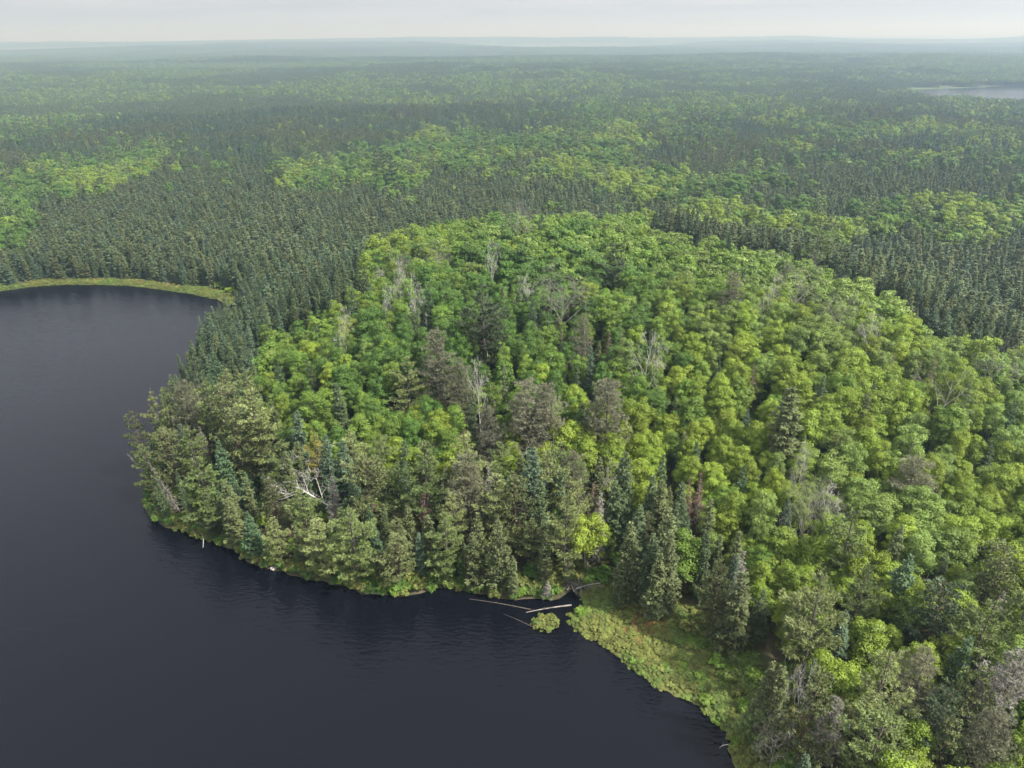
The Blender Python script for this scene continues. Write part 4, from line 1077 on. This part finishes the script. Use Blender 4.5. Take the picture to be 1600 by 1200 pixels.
s_ = rs.uniform(.55, 1.3, len(x)) * np.where(t == 4, 1.5, 1.0)
scatter('bog_plants', bp_, x, y, height(x, y) - .08, rs.uniform(0, 6.28, len(x)), np.stack([s_, s_, s_ * rs.uniform(.4, .85, len(x))], -1), t * 2 + rs.randint(0, 2, len(x)))
up_ = []
for k, tone in enumerate(('mid', 'deep', 'fresh', 'bog_olive', 'mid')):
    F, W = shrub_mb(4100 + k, 1.3, 9, .24); up_.append(merged(F, W).mesh('undergrowth', [M[tone], M['bark']]))
x, y = jitter_grid(-110, 150, 40, 262, 2.1, 95)
x2, y2 = jitter_grid(-110, 60, 40, 240, .85, 97); k2 = lake_sd(x2, y2); k2 = (k2 > -.1) & (k2 < 2.6); x, y = np.r_[x, x2[k2]], np.r_[y, y2[k2]]
k = (lake_sd(x, y) > -.1) & (bogness(x, y) < .3) & (np.hypot(x, y) < 275) & (rs.uniform(size=len(x)) < .75); x, y = x[k], y[k]
s_ = rs.uniform(.5, 1.5, len(x)) * np.where(lake_sd(x, y) < 2.6, .62, 1)
scatter('undergrowth', up_, x, y, height(x, y) - .1, rs.uniform(0, 6.28, len(x)), np.stack([s_, s_, s_ * rs.uniform(.7, 1.4, len(x))], -1), np.where((lake_sd(x, y) < 4) & (rs.uniform(size=len(x)) < .8), np.where(rs.uniform(size=len(x)) < .5, 1, 3), rs.randint(0, 5, len(x))))

# shrubs along the water that one can tell apart
for k, (u, v) in enumerate([(745, 921), (760, 926), (778, 930), (720, 918), (700, 914), (640, 915), (655, 920), (812, 930), (830, 926), (668, 922), (1150, 1085), (1165, 1110), (1160, 1135), (1172, 1150), (1178, 1180),
                            (1120, 1040), (1140, 1060), (1098, 1010), (1075, 985), (1180, 1062), (545, 910), (470, 893), (250, 806), (268, 814), (310, 833), (345, 846), (1195, 1125), (1205, 1165)]):
    x, y = ground_hit(u, v)
    if float(lake_sd(np.array([x]), np.array([y]))[0]) < .4: y += 1.0
    place('shrub', x, y, rs.uniform(.9, 2.0), ('bog_green', 'deep', 'bog_olive', 'mid')[k % 4])

# ------------------------------------------------------------------ dead wood, stones
def solo(name, mbuild, mats, label, cat, group=None, smooth=True):
    o = bpy.data.objects.new(name, mbuild.mesh(name, mats, smooth)); COL.objects.link(o)
    o['label'] = label; o['category'] = cat
    if group: o['group'] = group
    return o
def log_between(u0, v0, u1, v1, r, mat, label, z0=.06, z1=.06, bend=.15, stubs=3, seed=0):
    rr = np.random.RandomState(seed)
    a = np.array([*flat(u0, v0), z0]); b = np.array([*flat(u1, v1, z1), z1])
    t = np.linspace(0, 1, 8)
    P = a + (b - a) * t[:, None] + np.stack([np.zeros(8), np.sin(t * 3) * bend, np.zeros(8)], -1)
    m = MB(); m.tube(P, r * (1 - .6 * t), 7)
    for q in range(stubs):
        k = rr.randint(2, 7); d = unit(rr.normal(size=3) + [0, 0, 1.0]); m.tube([P[k], P[k] + d * .5], [r * .3, r * .1], 4)
    return solo('log', m, [M[mat]], label, 'log')
log_between(893, 946, 822, 957, .13, 'driftwood', 'thick pale log floating across the dark inlet by the bog', seed=1)
log_between(830, 953, 733, 936, .085, 'bark', 'long thin brown log half sunk left of the pale log', z1=.0, seed=2)
log_between(836, 982, 785, 959, .05, 'bark', 'thin sunken pole left of the bog islet', z1=-.02, seed=3, stubs=1)
log_between(1138, 1164, 1124, 1169, .06, 'snag', 'short pale stick floating near the bottom shore', seed=4, stubs=1)
m = MB(); p0 = np.array([*ground_hit(306, 822), .9]); p1 = np.array([*flat(317, 857), -.1])
m.tube([p0, p0 * .7 + p1 * .3 + [.35, 0, .5], p0 * .35 + p1 * .65 + [.6, 0, .3], p1], [.09, .08, .06, .03], 5)
solo('leaning_stick', m, [M['snag']], 'curved bare stick leaning from the bank down into the lake', 'branch')
# leaning dead trees on the point
for (u0, v0, u1, v1, lab) in ((258, 776, 222, 735, 'dead spruce leaning left over the water, bare grey trunk with side twigs'), (283, 804, 260, 738, 'second leaning dead spruce, nearer the bank and steeper')):
    x, y = ground_hit(u0, v0 - 2)
    place('dead_spruce', x, y, 10 if u0 < 270 else 11, 'twig', tilt=(2.95, 36 if u0 < 270 else 20), width=.8, label=lab)
# the fallen white tree
x, y = base_for_top(531, 790, 4.0)
e = place('bare_tree', x, y - 1.0, 10, 'snag', var=2, tilt=(math.pi * .97, 62), width=1.0, sink=-3.4, label='big fallen bleached tree with many curving bare limbs caught above the shore pines')
e.name = 'fallen_tree'
x, y = ground_hit(853, 936)
place('dead_spruce', x, y, 3.6, 'twig', width=2.2, label='small upended grey dead tree at the head of the inlet')
# brush pile
rr = np.random.RandomState(5); bx0, by0 = ground_hit(908, 918)
m = MB()
for q in range(70):
    a = rr.uniform(0, 3.14); L_ = rr.uniform(.8, 2.6); c = np.array([bx0, by0, H1(bx0, by0) + .15]) + rr.normal(size=3) * [1.1, .6, .22] + [0, 0, .2]
    d = np.array([math.cos(a), math.sin(a), rr.normal() * .25]) * L_ / 2
    m.tube([c - d, c + rr.normal(size=3) * .12, c + d], [.05, .045, .02], 4)
solo('brush_pile', m, [M['driftwood']], 'grey heap of driftwood sticks at the right side of the inlet', 'brush pile')
log_between(900, 925, 938, 911, .08, 'snag', 'bare pale pole lying over the driftwood heap', z0=.7, z1=1.2, seed=6, stubs=2)
def rock(u, v, s, label, seed, mat):
    rr = np.random.RandomState(seed)
    me = bpy.data.meshes.new('rock')
    import bmesh
    bm = bmesh.new(); bmesh.ops.create_icosphere(bm, subdivisions=3, radius=1)
    off = rr.uniform(-9, 9, 3)
    for w_ in bm.verts:
        c = w_.co; k = 1 + .5 * (float(vnoise(np.array([c.x * 1.6 + off[0] + c.z]), np.array([c.y * 1.6 + off[1] - c.z]), seed)[0]) - .5)
        w_.co = Vector((c.x * k * s, c.y * k * s * .8, c.z * k * s * .55))
    bm.to_mesh(me); bm.free(); me.materials.append(mat)
    x, y = flat(u, v)
    o = bpy.data.objects.new('rock', me); COL.objects.link(o); o.location = (x, y, max(H1(x, y), -.1) + s * .12); o.rotation_euler = (0, 0, rr.uniform(0, 6))
    o['label'] = label; o['category'] = 'rock'
M['stone'] = bark_mat('shore_stone', (0.20, 0.17, 0.15), (0.42, 0.38, 0.35), 2.2)
rock(572, 922, 1.0, 'broad pinkish grey shore rock below the squat olive pine', 1, M['stone'])
rock(585, 924, .75, 'smaller grey shore rock right of the broad one', 2, M['stone'])
rock(561, 918, .7, 'shore rock at the left end of the stony bank', 3, M['stone'])
rock(598, 926, .6, 'low wet rock at the right end of the stony bank', 4, M['stone'])
rock(247, 811, .45, 'lone whitish stone at the waterline of the point', 5, M['snag'])
rock(427, 889, .55, 'grey rock between shore pines left of the stony bank', 6, M['stone'])

# ------------------------------------------------------------------ a label of its own for every tree
LOOK = dict(fresh='bright green', mid='mid green', deep='deep green', pale='pale green', yellow='yellow-green', wpine='soft green', wpine_pale='pale green', wpine_yellow='yellowish', wpine_dark='dark green',
            olive='olive', olive_grey='grey olive', spruce='dark grey-green', spruce_olive='olive green', spruce_blue='bluish', fir='green', rust='rusty brown', twig='grey', twig_brown='brownish grey', snag='bleached',
            bog_green='light green', bog_olive='olive green', bark_white='white')
WORD = dict(maple_tree='rounded maple', aspen_tree='airy aspen', birch_tree='oval birch', white_pine='layered pine', red_pine='tufted pine', black_spruce='narrow spruce', balsam_fir='conical fir', dead_spruce='dead spruce',
            dying_pine='twiggy pine', bare_tree='bare tree', grey_crown_tree='bare-crowned tree', shrub='shrub')
GROUP = dict(maple_tree='maples on the wooded hill', aspen_tree='aspens on the wooded hill', birch_tree='birches on the wooded hill', white_pine='layered pines', red_pine='tufted pines', black_spruce='narrow spruces',
             balsam_fir='conical firs', dead_spruce='dead spruces', dying_pine='twiggy pines', bare_tree='bare dead trees', grey_crown_tree='bare-crowned trees', shrub='shrubs along the shore')
refs = [t for t in TREES if t['ref']]
ru, rv = project([t['x'] for t in refs], [t['y'] for t in refs], [t['z'] + t['tall'] * .7 for t in refs])
ORD = ['nearest', 'second', 'third', 'fourth', 'fifth', 'sixth', 'seventh', 'eighth', 'ninth', 'tenth', 'eleventh', 'twelfth', 'thirteenth', 'fourteenth', 'fifteenth', 'sixteenth', 'seventeenth', 'eighteenth']
buckets = {}
for t in TREES:
    if t['kind'] in GROUP: t['o']['group'] = GROUP[t['kind']]
    if t['label']:
        t['o']['label'] = t['label']; continue
    u, v = project(t['x'], t['y'], t['z'] + t['tall'] * .7)
    d = np.hypot(u - ru, (v - rv) * 1.3); k = int(np.argmin(d))
    du, dv = float(u - ru[k]), float(v - rv[k])
    a = math.degrees(math.atan2(-dv * 1.3, du)) % 360
    where = ['right of', 'behind right of', 'behind', 'behind left of', 'left of', 'front left of', 'in front of', 'front right of'][int((a + 22.5) // 45) % 8]
    buckets.setdefault((LOOK[t['tone']], WORD[t['kind']], where, k), []).append((float(d[k]), t))
for (look, word, where, k), L in buckets.items():
    L.sort(key=lambda q: q[0])
    for n_, (_, t) in enumerate(L):
        ref = refs[k]['ref']
        if len(L) == 1: s = f'{look} {word} {where} {ref}'
        else:
            o_ = ORD[n_] if n_ < len(ORD) else 'farther'
            s = f'{look} {word}, {o_} one {where} {ref}'
        t['o']['label'] = s
n_k = {}
for t in TREES: n_k[t['kind']] = n_k.get(t['kind'], 0) + 1
print('TREES', n_k, 'rest', {k: len(v) for k, v in REST.items()}, 'far', len(sx), len(bx), 'labels', len(set(t['o']['label'] for t in TREES)), len(TREES))
